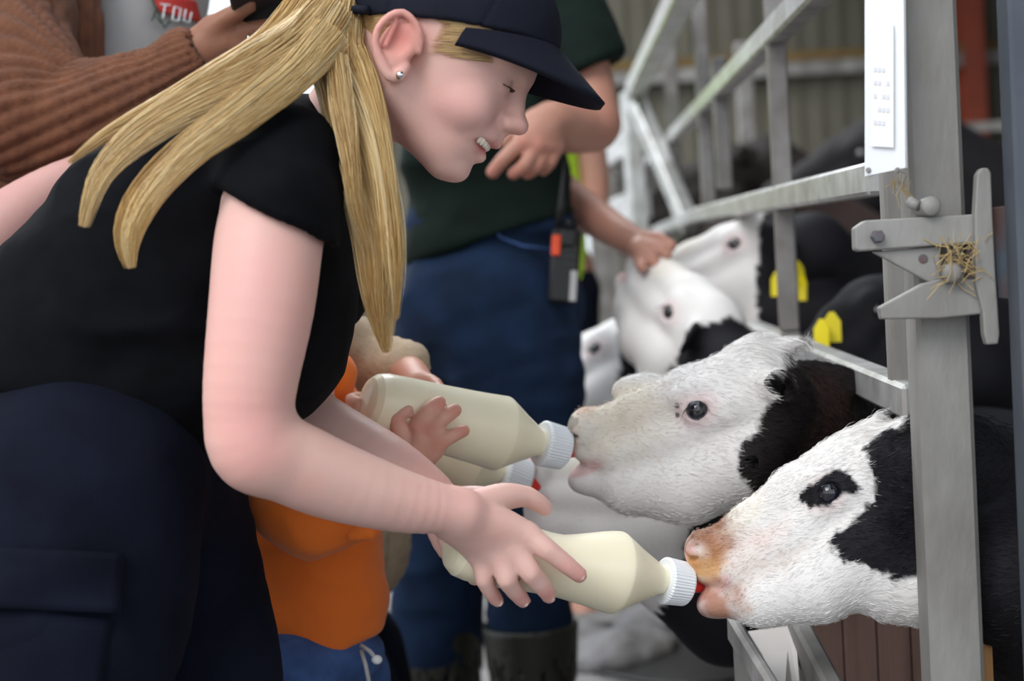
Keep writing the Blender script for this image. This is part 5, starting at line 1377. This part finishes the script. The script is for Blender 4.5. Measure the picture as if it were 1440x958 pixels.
for s_ in (-.09, .09): F.chain([(w0 + [s_, 0, -.1], .095), (np.array([w0[0] + s_, w0[1], .45]), .065), (np.array([w0[0] + s_, w0[1], .08]), .055), (np.array([w0[0] + s_ + .06, w0[1], .045]), .04)], .03)
F.plane((0, 0, .005), (0, 0, -1)); cloth_mesh(F, 'trousers', M['navy_canvas'], wc, .008, (7, 7, 7), 14.0)
F = Field.box(wh.o - .16, wh.o + .16, .008); F.ell(wh.p(-10, 28), np.array([148, 130, 120]) * wh.sc, wh.M, 0); F.ell(wh.p(120, -60), np.array([90, 110, 125]) * wh.sc, wh.M, .004, 'cut')
V, Fc = F.mesh(); V += normals(V, Fc) * (fbm(V, 50)[:, None] * .006); make('hair', V, Fc, M['hair'], wc, True, np.tile(hexc('2a1c14'), (len(V), 1)))
phn = root('phone', 'dark phone held up by the hand in the brown cardigan sleeve', 'phone', P(390, 20, 1.96))
px = nrm(P(440, -6, 1.97) - P(335, 34, 1.95)); pn = nrm(np.cross(px, FW) * 1.0 + FW * .35); py = np.cross(pn, px)
f = MB(); f.box(P(386, 12, 1.965), (.10, .14, .009), [px, py, pn], .002); f.build('phone_case', M['black_plastic'], phn)
f = MB(); f.box(P(386, 12, 1.965) + pn * .0046, (.092, .13, .001), [px, py, pn], 0); f.build('screen', mat('dark_glass', '20252e', .08, spec=.8), phn)

# ================================================================== person at the left edge, only the forearm in view
lg = P(-160, 800, 1.9)
lp = root('person', 'fair skinned person mostly outside the left edge, only a bare forearm in view', 'person', (lg[0], lg[1], 0))
c0 = lg * [1, 1, 0]; F = Field.graded((c0[0] - .28, c0[1] - .35, .05), (P(150, 250, 1.9)[0], c0[1] + .3, 1.35), (P(0, 0, 1.8)[0] - .05, 1.65, 1.0), (P(150, 0, 1.9)[0], 2.0, 1.12), .005, .02)
hl = Fr(c0 + [0, 0, 1.2], np.array([1, .1, 0]), Z, .0006); person_head(F, hl, smile=False); F.cone(hl.p(-20, -90), c0 + [0, .0, .98], .045, .06, .02)
F.chain([(c0 + [0, 0, .92], .11), (c0 + [0, 0, .66], .11)], .02)
for s_ in (-1, 1): F.chain([(c0 + [0, .07 * s_, .66], .08), (c0 + [0, .08 * s_, .38], .06), (c0 + [0, .08 * s_, .1], .045), (c0 + [.07, .08 * s_, .04], .035)], .02)
F.chain([(c0 + [0, -.13, .97], .05), (P(-70, 390, 1.85), .042), (P(-20, 345, 1.85), .040), (P(30, 300, 1.86), .034), (P(85, 262, 1.88), .027), (P(120, 250, 1.9), .026)], .02)
F.chain([(P(120, 250, 1.9), .024), (P(150, 245, 1.92), .018)], .01)
F.chain([(c0 + [0, .13, .97], .05), (c0 + [.05, .18, .8], .04), (c0 + [.16, .16, .72], .03)], .02)
skin_mesh(F, lp, hexc('cfa099')); person_eyes(lp, hl)
F = Field.box(c0 + [-.3, -.3, .5], c0 + [.3, .3, 1.08], .012); F.chain([(c0 + [0, 0, .94], .13), (c0 + [0, 0, .62], .14)], .02); F.chain([(c0 + [0, -.13, .97], .07), (c0 + [.02, -.16, .88], .065)], .02); F.chain([(c0 + [0, .13, .97], .07), (c0 + [.02, .16, .88], .065)], .02); F.plane(c0 + [0, 0, .58], (0, 0, -1))
cloth_mesh(F, 'shirt', M['cream_knit'], lp, .008, (8, 8, 8), 15.0)
F = Field.box(c0 + [-.3, -.3, .02], c0 + [.3, .3, .7], .012)
for s_ in (-1, 1): F.chain([(c0 + [0, .06 * s_, .64], .1), (c0 + [0, .08 * s_, .38], .075), (c0 + [0, .08 * s_, .08], .065)], .02)
F.plane((0, 0, .06), (0, 0, -1)); cloth_mesh(F, 'trousers', M['denim'], lp, .006, (8, 8, 8), 16.0)
F = Field.box(hl.o - .15, hl.o + .15, .008); F.ell(hl.p(-10, 28), np.array([148, 128, 120]) * hl.sc, hl.M, 0); F.ell(hl.p(120, -60), np.array([90, 110, 125]) * hl.sc, hl.M, .004, 'cut')
V, Fc = F.mesh(); make('hair', V, Fc, M['hair'], lp, True, np.tile(hexc('8a6a40'), (len(V), 1)))
